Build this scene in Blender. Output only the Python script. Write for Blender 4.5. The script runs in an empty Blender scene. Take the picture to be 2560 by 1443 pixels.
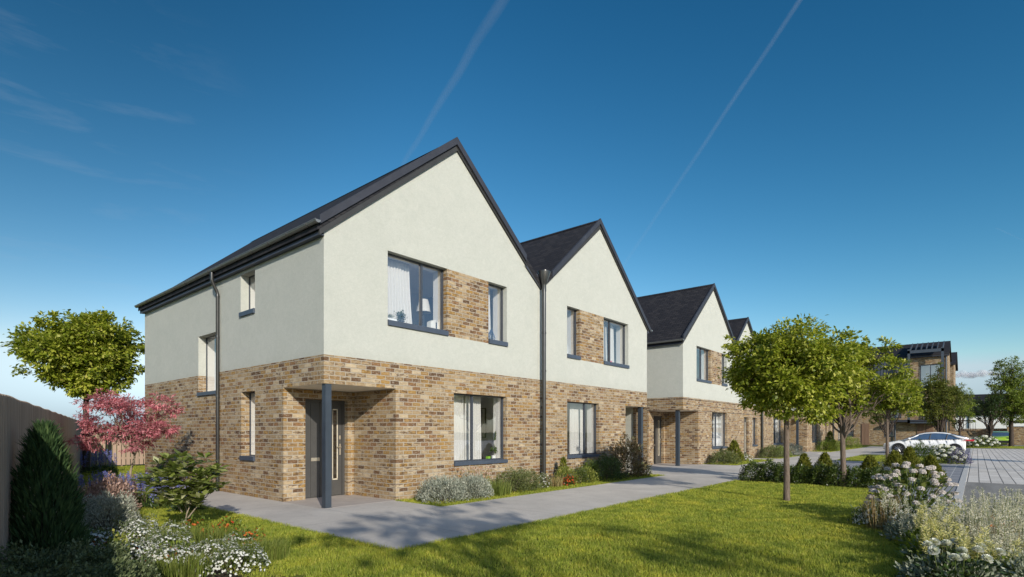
import bpy, bmesh, math, random
import numpy as np
from mathutils import Vector, noise as mnoise
R = math.radians
rng = np.random.default_rng(7)
SC = bpy.context.scene
COL = SC.collection

# ------------------------------------------------------------------ helpers
class MB:
    """collects polygons and links them as one mesh object"""
    def __init__(s):
        s.v = []; s.f = []; s.m = []
    def poly(s, pts, m=0):
        i = len(s.v); s.v.extend([tuple(p) for p in pts]); s.f.append(tuple(range(i, i+len(pts)))); s.m.append(m)
    def box(s, x0, x1, y0, y1, z0, z1, m=0):
        if x0 > x1: x0, x1 = x1, x0
        if y0 > y1: y0, y1 = y1, y0
        if z0 > z1: z0, z1 = z1, z0
        i = len(s.v)
        s.v += [(x0,y0,z0),(x1,y0,z0),(x1,y1,z0),(x0,y1,z0),(x0,y0,z1),(x1,y0,z1),(x1,y1,z1),(x0,y1,z1)]
        for q in ((0,3,2,1),(4,5,6,7),(0,1,5,4),(1,2,6,5),(2,3,7,6),(3,0,4,7)):
            s.f.append(tuple(i+k for k in q)); s.m.append(m)
        return s
    def room(s, x0, x1, y0, y1, z0, z1, skip=(), m=0):
        q = {'-y':[(x0,y0,z0),(x1,y0,z0),(x1,y0,z1),(x0,y0,z1)], '+y':[(x0,y1,z0),(x0,y1,z1),(x1,y1,z1),(x1,y1,z0)],
             '-x':[(x0,y0,z0),(x0,y0,z1),(x0,y1,z1),(x0,y1,z0)], '+x':[(x1,y0,z0),(x1,y1,z0),(x1,y1,z1),(x1,y0,z1)],
             '-z':[(x0,y0,z0),(x0,y1,z0),(x1,y1,z0),(x1,y0,z0)], '+z':[(x0,y0,z1),(x1,y0,z1),(x1,y1,z1),(x0,y1,z1)]}
        for k, p in q.items():
            if k not in skip: s.poly(p, m)
    def prism_xz(s, pts, y0, y1, m=0):
        """polygon in XZ extruded along Y"""
        n = len(pts); i = len(s.v)
        s.v += [(p[0], y0, p[1]) for p in pts] + [(p[0], y1, p[1]) for p in pts]
        s.f.append(tuple(i+k for k in range(n))); s.m.append(m)
        s.f.append(tuple(i+n+k for k in reversed(range(n)))); s.m.append(m)
        for k in range(n):
            j = (k+1) % n
            s.f.append((i+j, i+k, i+n+k, i+n+j)); s.m.append(m)
    def tube(s, pts, rad, n=8, cap=True, m=0):
        pts = [Vector(p) for p in pts]
        if not hasattr(rad, '__len__'): rad = [rad]*len(pts)
        i0 = len(s.v); up = None
        for k, p in enumerate(pts):
            d = (pts[min(k+1, len(pts)-1)] - pts[max(k-1, 0)]).normalized()
            if up is None:
                up = Vector((1,0,0)) if abs(d.x) < .7 else Vector((0,1,0))
            a = d.cross(up).normalized(); b = d.cross(a).normalized(); up = a.cross(d).normalized()
            for j in range(n):
                t = 2*math.pi*j/n
                s.v.append(tuple(p + a*math.cos(t)*rad[k] + b*math.sin(t)*rad[k]))
        for k in range(len(pts)-1):
            for j in range(n):
                a0 = i0+k*n+j; a1 = i0+k*n+(j+1) % n
                s.f.append((a0, a1, a1+n, a0+n)); s.m.append(m)
        if cap:
            s.f.append(tuple(i0+j for j in reversed(range(n)))); s.m.append(m)
            e = i0+(len(pts)-1)*n
            s.f.append(tuple(e+j for j in range(n))); s.m.append(m)
    def lathe(s, prof, c=(0,0,0), n=16, m=0):
        i0 = len(s.v)
        for r, z in prof:
            for j in range(n):
                t = 2*math.pi*j/n
                s.v.append((c[0]+r*math.cos(t), c[1]+r*math.sin(t), c[2]+z))
        for k in range(len(prof)-1):
            for j in range(n):
                a0 = i0+k*n+j; a1 = i0+k*n+(j+1) % n
                s.f.append((a0, a1, a1+n, a0+n)); s.m.append(m)
    def build(s, name, mats, parent=None, smooth=False, loc=None, recalc=True):
        me = bpy.data.meshes.new(name)
        me.from_pydata(s.v, [], s.f)
        if not isinstance(mats, (list, tuple)): mats = [mats]
        for mm in mats: me.materials.append(mm)
        me.polygons.foreach_set('material_index', s.m)
        if recalc:
            bm = bmesh.new(); bm.from_mesh(me); bmesh.ops.recalc_face_normals(bm, faces=bm.faces); bm.to_mesh(me); bm.free()
        if smooth: me.polygons.foreach_set('use_smooth', [True]*len(me.polygons))
        me.update()
        o = bpy.data.objects.new(name, me); COL.objects.link(o)
        if parent: o.parent = parent
        if loc: o.location = loc
        return o

def np_mesh(name, V, F, mat, parent=None, smooth=False):
    V = np.asarray(V, np.float32); F = np.asarray(F, np.int32)
    me = bpy.data.meshes.new(name); k = F.shape[1]
    me.vertices.add(len(V)); me.vertices.foreach_set('co', V.ravel())
    me.loops.add(F.size); me.loops.foreach_set('vertex_index', F.ravel())
    me.polygons.add(len(F)); me.polygons.foreach_set('loop_start', np.arange(0, F.size, k, dtype=np.int32))
    me.polygons.foreach_set('loop_total', np.full(len(F), k, np.int32))
    if smooth: me.polygons.foreach_set('use_smooth', np.ones(len(F), bool))
    me.materials.append(mat); me.update(calc_edges=True); me.validate()
    o = bpy.data.objects.new(name, me); COL.objects.link(o)
    if parent: o.parent = parent
    return o

def empty(name, loc=(0,0,0), rz=0, label=None, cat=None, group=None):
    o = bpy.data.objects.new(name, None); COL.objects.link(o)
    o.location = loc; o.rotation_euler = (0,0,rz); o.empty_display_size = .2
    tag(o, label, cat, group); return o
def tag(o, label=None, cat=None, group=None, kind=None):
    if label: o['label'] = label
    if cat: o['category'] = cat
    if group: o['group'] = group
    if kind: o['kind'] = kind
    return o
def copy_tree(o, parent=None):
    c = o.copy(); COL.objects.link(c)
    if parent is not None: c.parent = parent
    for ch in list(o.children): copy_tree(ch, c)
    return c
def place(o, loc, rz=0, sc=1.0, label=None, cat=None, group=None):
    o.location = loc; o.rotation_euler = (0,0,rz); o.scale = (sc,sc,sc) if not hasattr(sc,'__len__') else sc
    tag(o, label, cat, group); return o

# ------------------------------------------------------------------ materials
class NT:
    def __init__(s, name):
        s.m = bpy.data.materials.new(name); s.m.use_nodes = True
        s.t = s.m.node_tree; s.t.nodes.clear()
        s.out = s.n('OutputMaterial')
    def n(s, typ, **kw):
        nd = s.t.nodes.new('ShaderNode'+typ)
        for k, v in kw.items(): setattr(nd, k, v)
        return nd
    def l(s, a, b): s.t.links.new(a, b)
    def pr(s, col=(.5,.5,.5), rough=.6, spec=.5, metal=0.):
        p = s.n('BsdfPrincipled')
        if not hasattr(col, 'is_linked'): p.inputs['Base Color'].default_value = (*col, 1)
        else: s.l(col, p.inputs['Base Color'])
        p.inputs['Roughness'].default_value = rough
        p.inputs['Specular IOR Level'].default_value = spec
        p.inputs['Metallic'].default_value = metal
        return p
    def fin(s, p):
        s.l(p.outputs[0], s.out.inputs['Surface']); return s.m
    def pos(s): return s.n('NewGeometry').outputs['Position']
    def noise(s, scale, detail=3, rough=.55, vec=None, dist=0.):
        nd = s.n('TexNoise'); nd.inputs['Scale'].default_value = scale; nd.inputs['Detail'].default_value = detail
        nd.inputs['Roughness'].default_value = rough; nd.inputs['Distortion'].default_value = dist
        s.l(vec if vec is not None else s.pos(), nd.inputs['Vector']); return nd.outputs['Fac']
    def mapping(s, vec, scale=(1,1,1), rot=(0,0,0), loc=(0,0,0)):
        nd = s.n('Mapping'); nd.inputs['Scale'].default_value = scale; nd.inputs['Rotation'].default_value = rot; nd.inputs['Location'].default_value = loc
        s.l(vec, nd.inputs['Vector']); return nd.outputs[0]
    def ramp(s, fac, stops, interp='LINEAR'):
        nd = s.n('ValToRGB'); cr = nd.color_ramp; cr.interpolation = interp
        while len(cr.elements) < len(stops): cr.elements.new(.5)
        for e, (p, c) in zip(cr.elements, stops): e.position = p; e.color = (*c, 1) if len(c) == 3 else c
        s.l(fac, nd.inputs[0]); return nd.outputs[0]
    def math(s, op, a, b=0., c=None):
        nd = s.n('Math', operation=op)
        for i, x in enumerate((a, b) if c is None else (a, b, c)):
            if hasattr(x, 'is_linked'): s.l(x, nd.inputs[i])
            else: nd.inputs[i].default_value = x
        return nd.outputs[0]
    def mix(s, fac, a, b, blend='MIX'):
        nd = s.n('MixRGB', blend_type=blend)
        for i, x in zip(('Fac','Color1','Color2'), (fac, a, b)):
            if hasattr(x, 'is_linked'): s.l(x, nd.inputs[i])
            else: nd.inputs[i].default_value = x if i == 'Fac' else (*x, 1)
        return nd.outputs[0]
    def bump(s, h, p, strength=.3, dist=.01):
        b = s.n('Bump'); b.inputs['Strength'].default_value = strength; b.inputs['Distance'].default_value = dist
        s.l(h, b.inputs['Height']); s.l(b.outputs[0], p.inputs['Normal'])

def simple(name, col, rough=.6, spec=.5, metal=0., var=.12, scale=6, bump=0., bscale=60):
    t = NT(name)
    f = t.noise(scale, 4)
    c0 = tuple(max(0, c*(1-var)) for c in col); c1 = tuple(min(1, c*(1+var)) for c in col)
    p = t.pr(t.ramp(f, [(.3, c0), (.7, c1)]), rough, spec, metal)
    if bump: t.bump(t.noise(bscale, 3), p, bump, .004)
    return t.fin(p)

def wall_coord(t):
    sx = t.n('SeparateXYZ'); t.l(t.pos(), sx.inputs[0])
    u = t.math('ADD', sx.outputs[0], sx.outputs[1])
    cb = t.n('CombineXYZ'); t.l(u, cb.inputs[0]); t.l(sx.outputs[2], cb.inputs[1])
    return cb.outputs[0]

def brick_mat(name='brickwork', gain=.68):
    t = NT(name); uv = wall_coord(t)
    b = t.n('TexBrick'); b.offset = .5; b.squash = 1
    for k, v in dict(Scale=1., **{'Mortar Size':.0085,'Mortar Smooth':.25,'Bias':0.,'Brick Width':.243,'Row Height':.0903}).items(): b.inputs[k].default_value = v
    b.inputs['Color1'].default_value = (0,0,0,1); b.inputs['Color2'].default_value = (1,1,1,1); b.inputs['Mortar'].default_value = (.5,.5,.5,1)
    # wobble of the arrises
    wob = t.n('TexNoise'); wob.inputs['Scale'].default_value = 14; wob.inputs['Detail'].default_value = 2; t.l(uv, wob.inputs['Vector'])
    ws = t.n('VectorMath', operation='SCALE'); t.l(wob.outputs['Color'], ws.inputs[0]); ws.inputs['Scale'].default_value = .012
    wa = t.n('VectorMath', operation='ADD'); t.l(uv, wa.inputs[0]); t.l(ws.outputs[0], wa.inputs[1])
    t.l(wa.outputs[0], b.inputs['Vector'])
    rb = t.n('SeparateColor'); t.l(b.outputs['Color'], rb.inputs[0]); r1 = rb.outputs[0]
    r2 = t.math('FRACT', t.math('MULTIPLY', r1, 17.31))
    g = gain
    base = t.ramp(r1, [(0.0,(.135*g,.08*g,.048*g)),(.07,(.22*g,.13*g,.075*g)),(.15,(.34*g,.19*g,.095*g)),(.24,(.40*g,.265*g,.14*g)),(.34,(.47*g,.29*g,.095*g)),(.46,(.42*g,.28*g,.13*g)),(.56,(.45*g,.335*g,.21*g)),(.74,(.50*g,.385*g,.255*g)),(.88,(.58*g,.465*g,.33*g)),(1.,(.68*g,.565*g,.43*g))])
    base = t.mix(1., base, (1.03,.985,.86), 'MULTIPLY')
    # smears inside each brick
    sm = t.noise(1, 4, .65, t.mapping(uv, (7.5, 22, 1)))
    smear = t.math('MULTIPLY', t.ramp(sm, [(.45,(0,0,0)),(.58,(1,1,1))]), t.ramp(r2, [(.15,(0.22,)*3),(.95,(.95,)*3)]))
    c = t.mix(smear, base, (.13*g,.075*g,.042*g))
    li = t.noise(1, 4, .6, t.mapping(uv, (14, 40, 1), loc=(3.3,1.7,0)))
    c = t.mix(t.math('MULTIPLY', t.ramp(li, [(.54,(0,0,0)),(.68,(1,1,1))]), .65), c, (.72*g,.63*g,.52*g))
    big = t.noise(.9, 3, .5, uv)
    c = t.mix(.35, c, t.ramp(big, [(.3,(.72,.7,.68)),(.7,(1.12,1.1,1.08))]), 'MULTIPLY')
    c = t.mix(b.outputs['Fac'], c, (.58*g,.515*g,.42*g))
    p = t.pr(c, .88, .25)
    h = t.math('ADD', t.math('MULTIPLY', b.outputs['Fac'], -1.), t.math('MULTIPLY', t.noise(1, 4, .6, t.mapping(uv, (40, 60, 1))), .7))
    t.bump(h, p, .9, .016)
    return t.fin(p)

ZB_ = 3.01
def render_mat():
    t = NT('wall_render'); uv = wall_coord(t)
    f = t.noise(1.3, 5, .6, uv); f2 = t.noise(16, 4, .65, uv)
    c = t.mix(.5, t.ramp(f, [(.3,(.435,.446,.405)),(.7,(.49,.495,.452))]), t.ramp(f2, [(.25,(.42,.432,.39)),(.75,(.505,.51,.468))]))
    c = t.mix(.5, c, t.ramp(t.noise(42, 3, .75, uv), [(.25,(.80,.80,.80)),(.75,(1.18,1.18,1.17))]), 'MULTIPLY')
    c = t.mix(.35, c, t.ramp(t.noise(4.5, 5, .7, uv, 1.2), [(.3,(.84,.85,.84)),(.7,(1.12,1.12,1.10))]), 'MULTIPLY')
    sx = t.n('SeparateXYZ'); t.l(uv, sx.inputs[0]); foot = t.math('MULTIPLY', t.ramp(t.math('SUBTRACT', sx.outputs[1], ZB_), [(0.,(1,1,1)),(.22,(0,0,0))]), t.noise(7, 4, .7, uv))
    c = t.mix(t.math('MULTIPLY', foot, .35), c, (.36,.35,.30))
    p = t.pr(c, .92, .2)
    h = t.math('ADD', t.noise(85, 3, .7, uv), t.math('MULTIPLY', t.noise(240, 2, .6, uv), .6))
    t.bump(h, p, .8, .010)
    return t.fin(p)

def slate_mat(axis):
    t = NT('roof_slate')
    sx = t.n('SeparateXYZ'); t.l(t.pos(), sx.inputs[0])
    cb = t.n('CombineXYZ'); t.l(sx.outputs[1 if axis == 'y' else 0], cb.inputs[0]); t.l(t.math('MULTIPLY', sx.outputs[2], 1.55), cb.inputs[1])
    b = t.n('TexBrick'); b.offset = .5
    for k, v in dict(Scale=1., **{'Mortar Size':.009,'Mortar Smooth':.3,'Bias':0.,'Brick Width':.27,'Row Height':.17}).items(): b.inputs[k].default_value = v
    b.inputs['Color1'].default_value = (0,0,0,1); b.inputs['Color2'].default_value = (1,1,1,1); b.inputs['Mortar'].default_value = (.0,.0,.0,1)
    t.l(cb.outputs[0], b.inputs['Vector'])
    c = t.ramp(b.outputs['Color'], [(0,(.011,.012,.016)),(.5,(.020,.020,.024)),(1,(.036,.034,.036))])
    c = t.mix(t.math('MULTIPLY', t.noise(5, 5, .7), .8), c, (.027,.025,.028))
    c = t.mix(b.outputs['Fac'], c, (.007,.007,.008))
    p = t.pr(c, .75, .25)
    t.bump(t.math('ADD', t.math('MULTIPLY', b.outputs['Fac'], -1.), t.math('MULTIPLY', t.noise(30, 4), .6)), p, .7, .012)
    return t.fin(p)

def glass_mat(name='window_glass', tint=(.97,.985,.99), refl=1.0):
    t = NT(name)
    tr = t.n('BsdfTransparent'); tr.inputs[0].default_value = (*tint, 1)
    gl = t.n('BsdfGlossy'); gl.inputs['Roughness'].default_value = .0; gl.inputs[0].default_value = (.95,.97,1,1)
    lw = t.n('LayerWeight'); lw.inputs[0].default_value = .5
    sch = t.math('MULTIPLY_ADD', t.math('POWER', lw.outputs['Facing'], 4.), .80, .20)
    wv = t.noise(.9, 1); bp = t.n('Bump'); bp.inputs['Strength'].default_value = .04; bp.inputs['Distance'].default_value = .05
    t.l(wv, bp.inputs['Height']); t.l(bp.outputs[0], gl.inputs['Normal'])
    f = t.math('MINIMUM', t.math('MULTIPLY', sch, refl), .95)
    mx = t.n('MixShader'); t.l(f, mx.inputs[0]); t.l(tr.outputs[0], mx.inputs[1]); t.l(gl.outputs[0], mx.inputs[2])
    t.l(mx.outputs[0], t.out.inputs['Surface']); return t.m

def leaf_mat(name, stops, trans=.3, rough=.5, spec=.35, big=None):
    """per-leaf colour from random-per-island"""
    t = NT(name)
    g = t.n('NewGeometry')
    c = t.ramp(g.outputs['Random Per Island'], stops)
    if big:
        c = t.mix(.55, c, t.ramp(t.noise(big, 3, .6), [(.3,(.45,.52,.45)),(.7,(1.35,1.26,1.15))]), 'MULTIPLY')
    p = t.pr(c, rough, spec)
    tl = t.n('BsdfTranslucent'); t.l(t.mix(1., c, (1.1,1.15,.75), 'MULTIPLY'), tl.inputs[0])
    mx = t.n('MixShader'); mx.inputs[0].default_value = trans
    t.l(p.outputs[0], mx.inputs[1]); t.l(tl.outputs[0], mx.inputs[2]); t.l(mx.outputs[0], t.out.inputs['Surface'])
    return t.m

def paving_mat(name, c0, c1, w, h, mort, mcol, axes='xy', rough=.8, off=0.0, var=1.):
    t = NT(name); sx = t.n('SeparateXYZ'); t.l(t.pos(), sx.inputs[0])
    cb = t.n('CombineXYZ'); a, b_ = (0, 1) if axes == 'xy' else (1, 0)
    t.l(sx.outputs[a], cb.inputs[0]); t.l(sx.outputs[b_], cb.inputs[1])
    b = t.n('TexBrick'); b.offset = off
    for k, v in dict(Scale=1., **{'Mortar Size':mort,'Mortar Smooth':.2,'Bias':0.,'Brick Width':w,'Row Height':h}).items(): b.inputs[k].default_value = v
    b.inputs['Color1'].default_value = (0,0,0,1); b.inputs['Color2'].default_value = (1,1,1,1); b.inputs['Mortar'].default_value = (.5,.5,.5,1)
    t.l(cb.outputs[0], b.inputs['Vector'])
    c = t.ramp(b.outputs['Color'], [(0, c0), (1, c1)])
    c = t.mix(.5, c, t.ramp(t.noise(2.2, 5, .65), [(.3,(.8,)*3),(.7,(1.18,)*3)]), 'MULTIPLY')
    c = t.mix(.4, c, t.ramp(t.noise(60, 3, .7), [(.3,(.8,)*3),(.7,(1.2,)*3)]), 'MULTIPLY')
    c = t.mix(b.outputs['Fac'], c, mcol)
    p = t.pr(c, rough, .3)
    t.bump(t.math('ADD', t.math('MULTIPLY', b.outputs['Fac'], -1.), t.math('MULTIPLY', t.noise(90, 3), .3)), p, .4, .005)
    return t.fin(p)

M = {}
M['brick'] = brick_mat(); M['render'] = render_mat()
M['slate'] = slate_mat('y'); M['slate_x'] = slate_mat('x')
M['anthracite'] = simple('anthracite_board', (.034,.036,.046), .5, .4, var=.15, scale=3)
M['fascia'] = simple('fascia_board', (.05,.057,.08), .5, .4, var=.12, scale=3)
M['board'] = simple('lower_verge_board', (.038,.039,.04), .6, .3, var=.15, scale=3)
M['frame'] = simple('window_frame_metal', (.045,.052,.066), .38, .5, var=.1)
M['sill'] = simple('sill_metal', (.055,.07,.098), .42, .5, var=.12, scale=5)
M['pipe'] = simple('downpipe_metal', (.062,.062,.062), .26, .6, .55, var=.1)
M['gutter'] = simple('gutter_metal', (.21,.215,.21), .3, .6, .35, var=.1)
M['bracket'] = simple('bracket_metal', (.03,.03,.032), .5)
M['post'] = simple('post_paint', (.036,.047,.062), .42, .5, var=.12, scale=4)
M['door'] = simple('door_paint', (.062,.060,.057), .45, .45, var=.1, scale=4)
M['door_trim'] = simple('door_trim', (.62,.55,.43), .45)
M['steel'] = simple('brushed_steel', (.62,.56,.46), .3, .5, .7)
M['soffit'] = simple('porch_soffit', (.80,.73,.60), .8, .2, var=.06)
M['plaster'] = simple('room_plaster', (.90,.885,.87), .9, .1, var=.03)
M['plaster_white'] = simple('reveal_plaster', (.80,.775,.74), .8, .1, var=.03)
M['roomfloor'] = simple('room_floor', (.66,.61,.55), .9, .1)
M['glass'] = glass_mat()
def concrete():
    t = NT('path_concrete')
    c = t.ramp(t.noise(.7, 5, .6), [(.3,(.43,.40,.365)),(.7,(.55,.515,.47))])
    c = t.mix(.5, c, t.ramp(t.noise(26, 4, .7), [(.28,(.82,)*3),(.72,(1.18,)*3)]), 'MULTIPLY')
    c = t.mix(.4, c, t.ramp(t.noise(190, 2, .7), [(.3,(.8,)*3),(.7,(1.2,)*3)]), 'MULTIPLY')
    st = t.noise(4.5, 5, .7, dist=.6)
    c = t.mix(t.math('MULTIPLY', t.ramp(st, [(.55,(0,0,0)),(.75,(1,1,1))]), .45), c, (.29,.275,.255))
    c = t.mix(.55, c, t.ramp(t.noise(.35, 3, .6, dist=1.), [(.3,(.70,.70,.71)),(.7,(1.12,1.11,1.09))]), 'MULTIPLY')
    sx = t.n('SeparateXYZ'); t.l(t.pos(), sx.inputs[0]); cb = t.n('CombineXYZ'); t.l(sx.outputs[0], cb.inputs[0]); t.l(t.math('ADD', sx.outputs[1], 4.03), cb.inputs[1])
    b = t.n('TexBrick'); b.offset = 0
    for k, v in dict(Scale=1., **{'Mortar Size':.011,'Mortar Smooth':.3,'Bias':0.,'Brick Width':2.4,'Row Height':2.53}).items(): b.inputs[k].default_value = v
    t.l(cb.outputs[0], b.inputs['Vector']); c = t.mix(t.math('MULTIPLY', b.outputs['Fac'], .6), c, (.22,.21,.20))
    p = t.pr(c, .85, .3); t.bump(t.noise(120, 3, .7), p, .25, .004); return t.fin(p)
M['path'] = concrete()
M['porch_floor'] = simple('porch_floor_slab', (.38,.34,.31), .7, .35, var=.12, scale=3, bump=.2)
def asphalt():
    t = NT('asphalt')
    c = t.ramp(t.noise(1.1, 5, .65), [(.3,(.21,.198,.18)),(.7,(.265,.252,.232))])
    c = t.mix(.6, c, t.ramp(t.noise(75, 3, .75), [(.3,(.6,)*3),(.7,(1.4,)*3)]), 'MULTIPLY')
    tr = t.noise(1, 4, .6, t.mapping(t.pos(), (.25, 3.2, 1), rot=(0,0,.6)))
    c = t.mix(.5, c, t.ramp(tr, [(.4,(.72,)*3),(.6,(1.1,)*3)]), 'MULTIPLY')
    p = t.pr(c, .8, .35); t.bump(t.noise(160, 3, .7), p, .5, .006); return t.fin(p)
M['asphalt'] = asphalt()
M['pavers_light'] = paving_mat('light_slab_paving', (.53,.495,.45), (.64,.60,.55), .27, 1.1, .012, (.10,.095,.09), 'yx')
M['pavers_blue'] = paving_mat('blue_grey_paving', (.20,.205,.225), (.27,.275,.295), .9, .62, .012, (.42,.42,.42), 'yx')
M['kerb'] = simple('kerb_stone', (.46,.455,.44), .8, .3, var=.12, scale=8, bump=.3)
def soil():
    t = NT('lawn_soil')
    c = t.ramp(t.noise(1.6, 5, .65), [(.3,(.06,.08,.014)),(.55,(.10,.125,.022)),(.75,(.15,.15,.035))])
    p = t.pr(c, .95, .1); t.bump(t.noise(50, 4, .7), p, .8, .02); return t.fin(p)
M['lawn'] = soil()
M['bark_soil'] = simple('bed_soil', (.055,.042,.028), .95, .1, var=.4, scale=20, bump=.8)
def bark(name, a, b):
    t = NT(name)
    f = t.noise(1, 5, .65, t.mapping(t.pos(), (38, 38, 7)))
    p = t.pr(t.ramp(f, [(.3, a), (.7, b)]), .9, .2); t.bump(f, p, .8, .012); return t.fin(p)
M['bark'] = bark('tree_bark', (.075,.055,.042), (.20,.155,.12))
M['bark_dark'] = bark('dark_bark', (.03,.022,.018), (.09,.07,.055))
M['bark_pale'] = bark('pale_bark', (.16,.13,.09), (.34,.28,.2))
def fence_mat(name, a, b):
    t = NT(name); f = t.noise(1, 5, .6, t.mapping(t.pos(), (30, 30, 1.3)))
    g = t.n('NewGeometry'); c = t.ramp(f, [(.3, a), (.7, b)])
    c = t.mix(.5, c, t.ramp(g.outputs['Random Per Island'], [(0,(.75,)*3),(1,(1.25,)*3)]), 'MULTIPLY')
    p = t.pr(c, .8, .25); t.bump(f, p, .3, .004); return t.fin(p)
M['fence'] = fence_mat('stained_fence_wood', (.31,.22,.165), (.44,.325,.25))
M['curtain'] = simple('linen_curtain', (.60,.585,.56), .95, .1, var=.04, scale=20)
M['navy'] = simple('navy_panel', (.03,.05,.13), .7)
M['dark'] = simple('dark_metal', (.02,.02,.022), .5)
M['white'] = simple('white_enamel', (.78,.78,.76), .5, var=.04)
M['paper'] = simple('paper', (.7,.68,.63), .9, .1, var=.06)

# ------------------------------------------------------------------ camera, sun, sky
cam = bpy.data.cameras.new('camera'); camo = bpy.data.objects.new('camera', cam); COL.objects.link(camo)
YAW = .8643
camo.location = (-5.6745, -9.657, 1.5); camo.rotation_euler = (R(90), 0, -YAW)
cam.sensor_width = 36; cam.lens = 36*1360.03/2560; cam.shift_y = (1079.52-721.5)/2560
cam.clip_start = .05; cam.clip_end = 20000
SC.camera = camo

SUN = Vector((-1.125, -2.2355, 1.0)).normalized()
sl = bpy.data.lights.new('sun', 'SUN'); sl.energy = 5.0; sl.angle = R(.5); sl.color = (1, .93, .81)
so = bpy.data.objects.new('sun', sl); COL.objects.link(so)
so.rotation_euler = (-SUN).to_track_quat('-Z', 'Y').to_euler()

SKYG = ((.30,2.35),(.655,1.5),(.67,1.36))
W = bpy.data.worlds.new('World'); SC.world = W; W.use_nodes = True
wt = W.node_tree; wt.nodes.clear()
def wn(t, **k):
    nd = wt.nodes.new('ShaderNode'+t)
    for a, b in k.items(): setattr(nd, a, b)
    return nd
wo = wn('OutputWorld'); bg = wn('Background'); sky = wn('TexSky', sky_type='NISHITA')
sky.sun_disc = False; sky.sun_elevation = math.asin(SUN.z); sky.sun_rotation = math.atan2(SUN.x, SUN.y)
sky.altitude = 0; sky.air_density = 1.0; sky.dust_density = .35; sky.ozone_density = 3.2
hs = wn('HueSaturation'); hs.inputs['Saturation'].default_value = 1.0; hs.inputs['Value'].default_value = 1.0
# grade the clear sky towards a deeper teal blue, channel by channel
sp = wn('SeparateColor'); cbn = wn('CombineColor'); wt.links.new(sky.outputs[0], sp.inputs[0]); SK = []
for i, (k_, p_) in enumerate(SKYG):
    a1 = wn('Math', operation='MINIMUM'); a1.inputs[1].default_value = 9.; wt.links.new(sp.outputs[i], a1.inputs[0])
    a2 = wn('Math', operation='POWER'); a2.inputs[1].default_value = p_; wt.links.new(a1.outputs[0], a2.inputs[0])
    a3 = wn('Math', operation='MULTIPLY'); a3.inputs[1].default_value = k_; wt.links.new(a2.outputs[0], a3.inputs[0])
    SK.append(a3)
for i, lim in ((0,.70),(1,.90)):      # keep the horizon pale blue instead of yellow
    l1 = wn('Math', operation='MULTIPLY'); l1.inputs[1].default_value = lim; wt.links.new(SK[2].outputs[0], l1.inputs[0])
    l2 = wn('Math', operation='MINIMUM'); wt.links.new(SK[i].outputs[0], l2.inputs[0]); wt.links.new(l1.outputs[0], l2.inputs[1]); wt.links.new(l2.outputs[0], cbn.inputs[i])
wt.links.new(SK[2].outputs[0], cbn.inputs[2])
# the half of the sky round the sun keeps its natural colour
tcs = wn('TexCoord'); ds = wn('VectorMath', operation='DOT_PRODUCT'); ds.inputs[1].default_value = Vector((SUN.x, SUN.y, 0)).normalized()
wt.links.new(tcs.outputs['Generated'], ds.inputs[0])
mr = wn('MapRange', interpolation_type='SMOOTHSTEP'); mr.inputs['From Min'].default_value = -.25; mr.inputs['From Max'].default_value = .45; wt.links.new(ds.outputs['Value'], mr.inputs['Value'])
ms = wn('MixRGB'); wt.links.new(mr.outputs[0], ms.inputs[0]); wt.links.new(cbn.outputs[0], ms.inputs[1]); sb = wn('VectorMath', operation='SCALE'); sb.inputs['Scale'].default_value = 1.6; wt.links.new(sky.outputs[0], sb.inputs[0]); wt.links.new(sb.outputs[0], ms.inputs[2])
dl_ = wn('VectorMath', operation='DOT_PRODUCT'); dl_.inputs[1].default_value = Vector((-.12,.86,.5)).normalized(); wt.links.new(tcs.outputs['Generated'], dl_.inputs[0])
ml = wn('MapRange', interpolation_type='SMOOTHSTEP'); ml.inputs['From Min'].default_value = .72; ml.inputs['From Max'].default_value = 1.; ml.inputs['To Min'].default_value = 1.; ml.inputs['To Max'].default_value = .66
wt.links.new(dl_.outputs['Value'], ml.inputs['Value'])
mv = wn('VectorMath', operation='SCALE'); wt.links.new(ms.outputs[0], mv.inputs[0]); wt.links.new(ml.outputs[0], mv.inputs['Scale'])
wt.links.new(mv.outputs[0], hs.inputs['Color'])
# thin cirrus streaks low on the left, part of the sky itself
tc = wn('TexCoord'); mp = wn('Mapping'); mp.inputs['Rotation'].default_value = (R(8), R(-10), R(35)); mp.inputs['Scale'].default_value = (2.2, 7, 18)
wt.links.new(tc.outputs['Generated'], mp.inputs['Vector'])
cn = wn('TexNoise'); cn.inputs['Scale'].default_value = 2.0; cn.inputs['Detail'].default_value = 7; cn.inputs['Roughness'].default_value = .62; cn.inputs['Distortion'].default_value = .35
wt.links.new(mp.outputs[0], cn.inputs['Vector'])
cr = wn('ValToRGB'); cr.color_ramp.elements[0].position = .52; cr.color_ramp.elements[1].position = .80
wt.links.new(cn.outputs['Fac'], cr.inputs[0])
dt = wn('VectorMath', operation='DOT_PRODUCT'); dt.inputs[1].default_value = Vector((.13, .91, .385)).normalized()
wt.links.new(tc.outputs['Generated'], dt.inputs[0])
dr = wn('ValToRGB'); dr.color_ramp.elements[0].position = .962; dr.color_ramp.elements[1].position = 1.0
wt.links.new(dt.outputs['Value'], dr.inputs[0])
mu = wn('Math', operation='MULTIPLY'); wt.links.new(cr.outputs[0], mu.inputs[0]); wt.links.new(dr.outputs[0], mu.inputs[1])
mu2 = wn('Math', operation='MULTIPLY'); wt.links.new(mu.outputs[0], mu2.inputs[0]); mu2.inputs[1].default_value = .15
mixc = wn('MixRGB'); wt.links.new(mu2.outputs[0], mixc.inputs[0]); wt.links.new(hs.outputs[0], mixc.inputs[1]); mixc.inputs[2].default_value = (4.2, 4.8, 5.6, 1)
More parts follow.
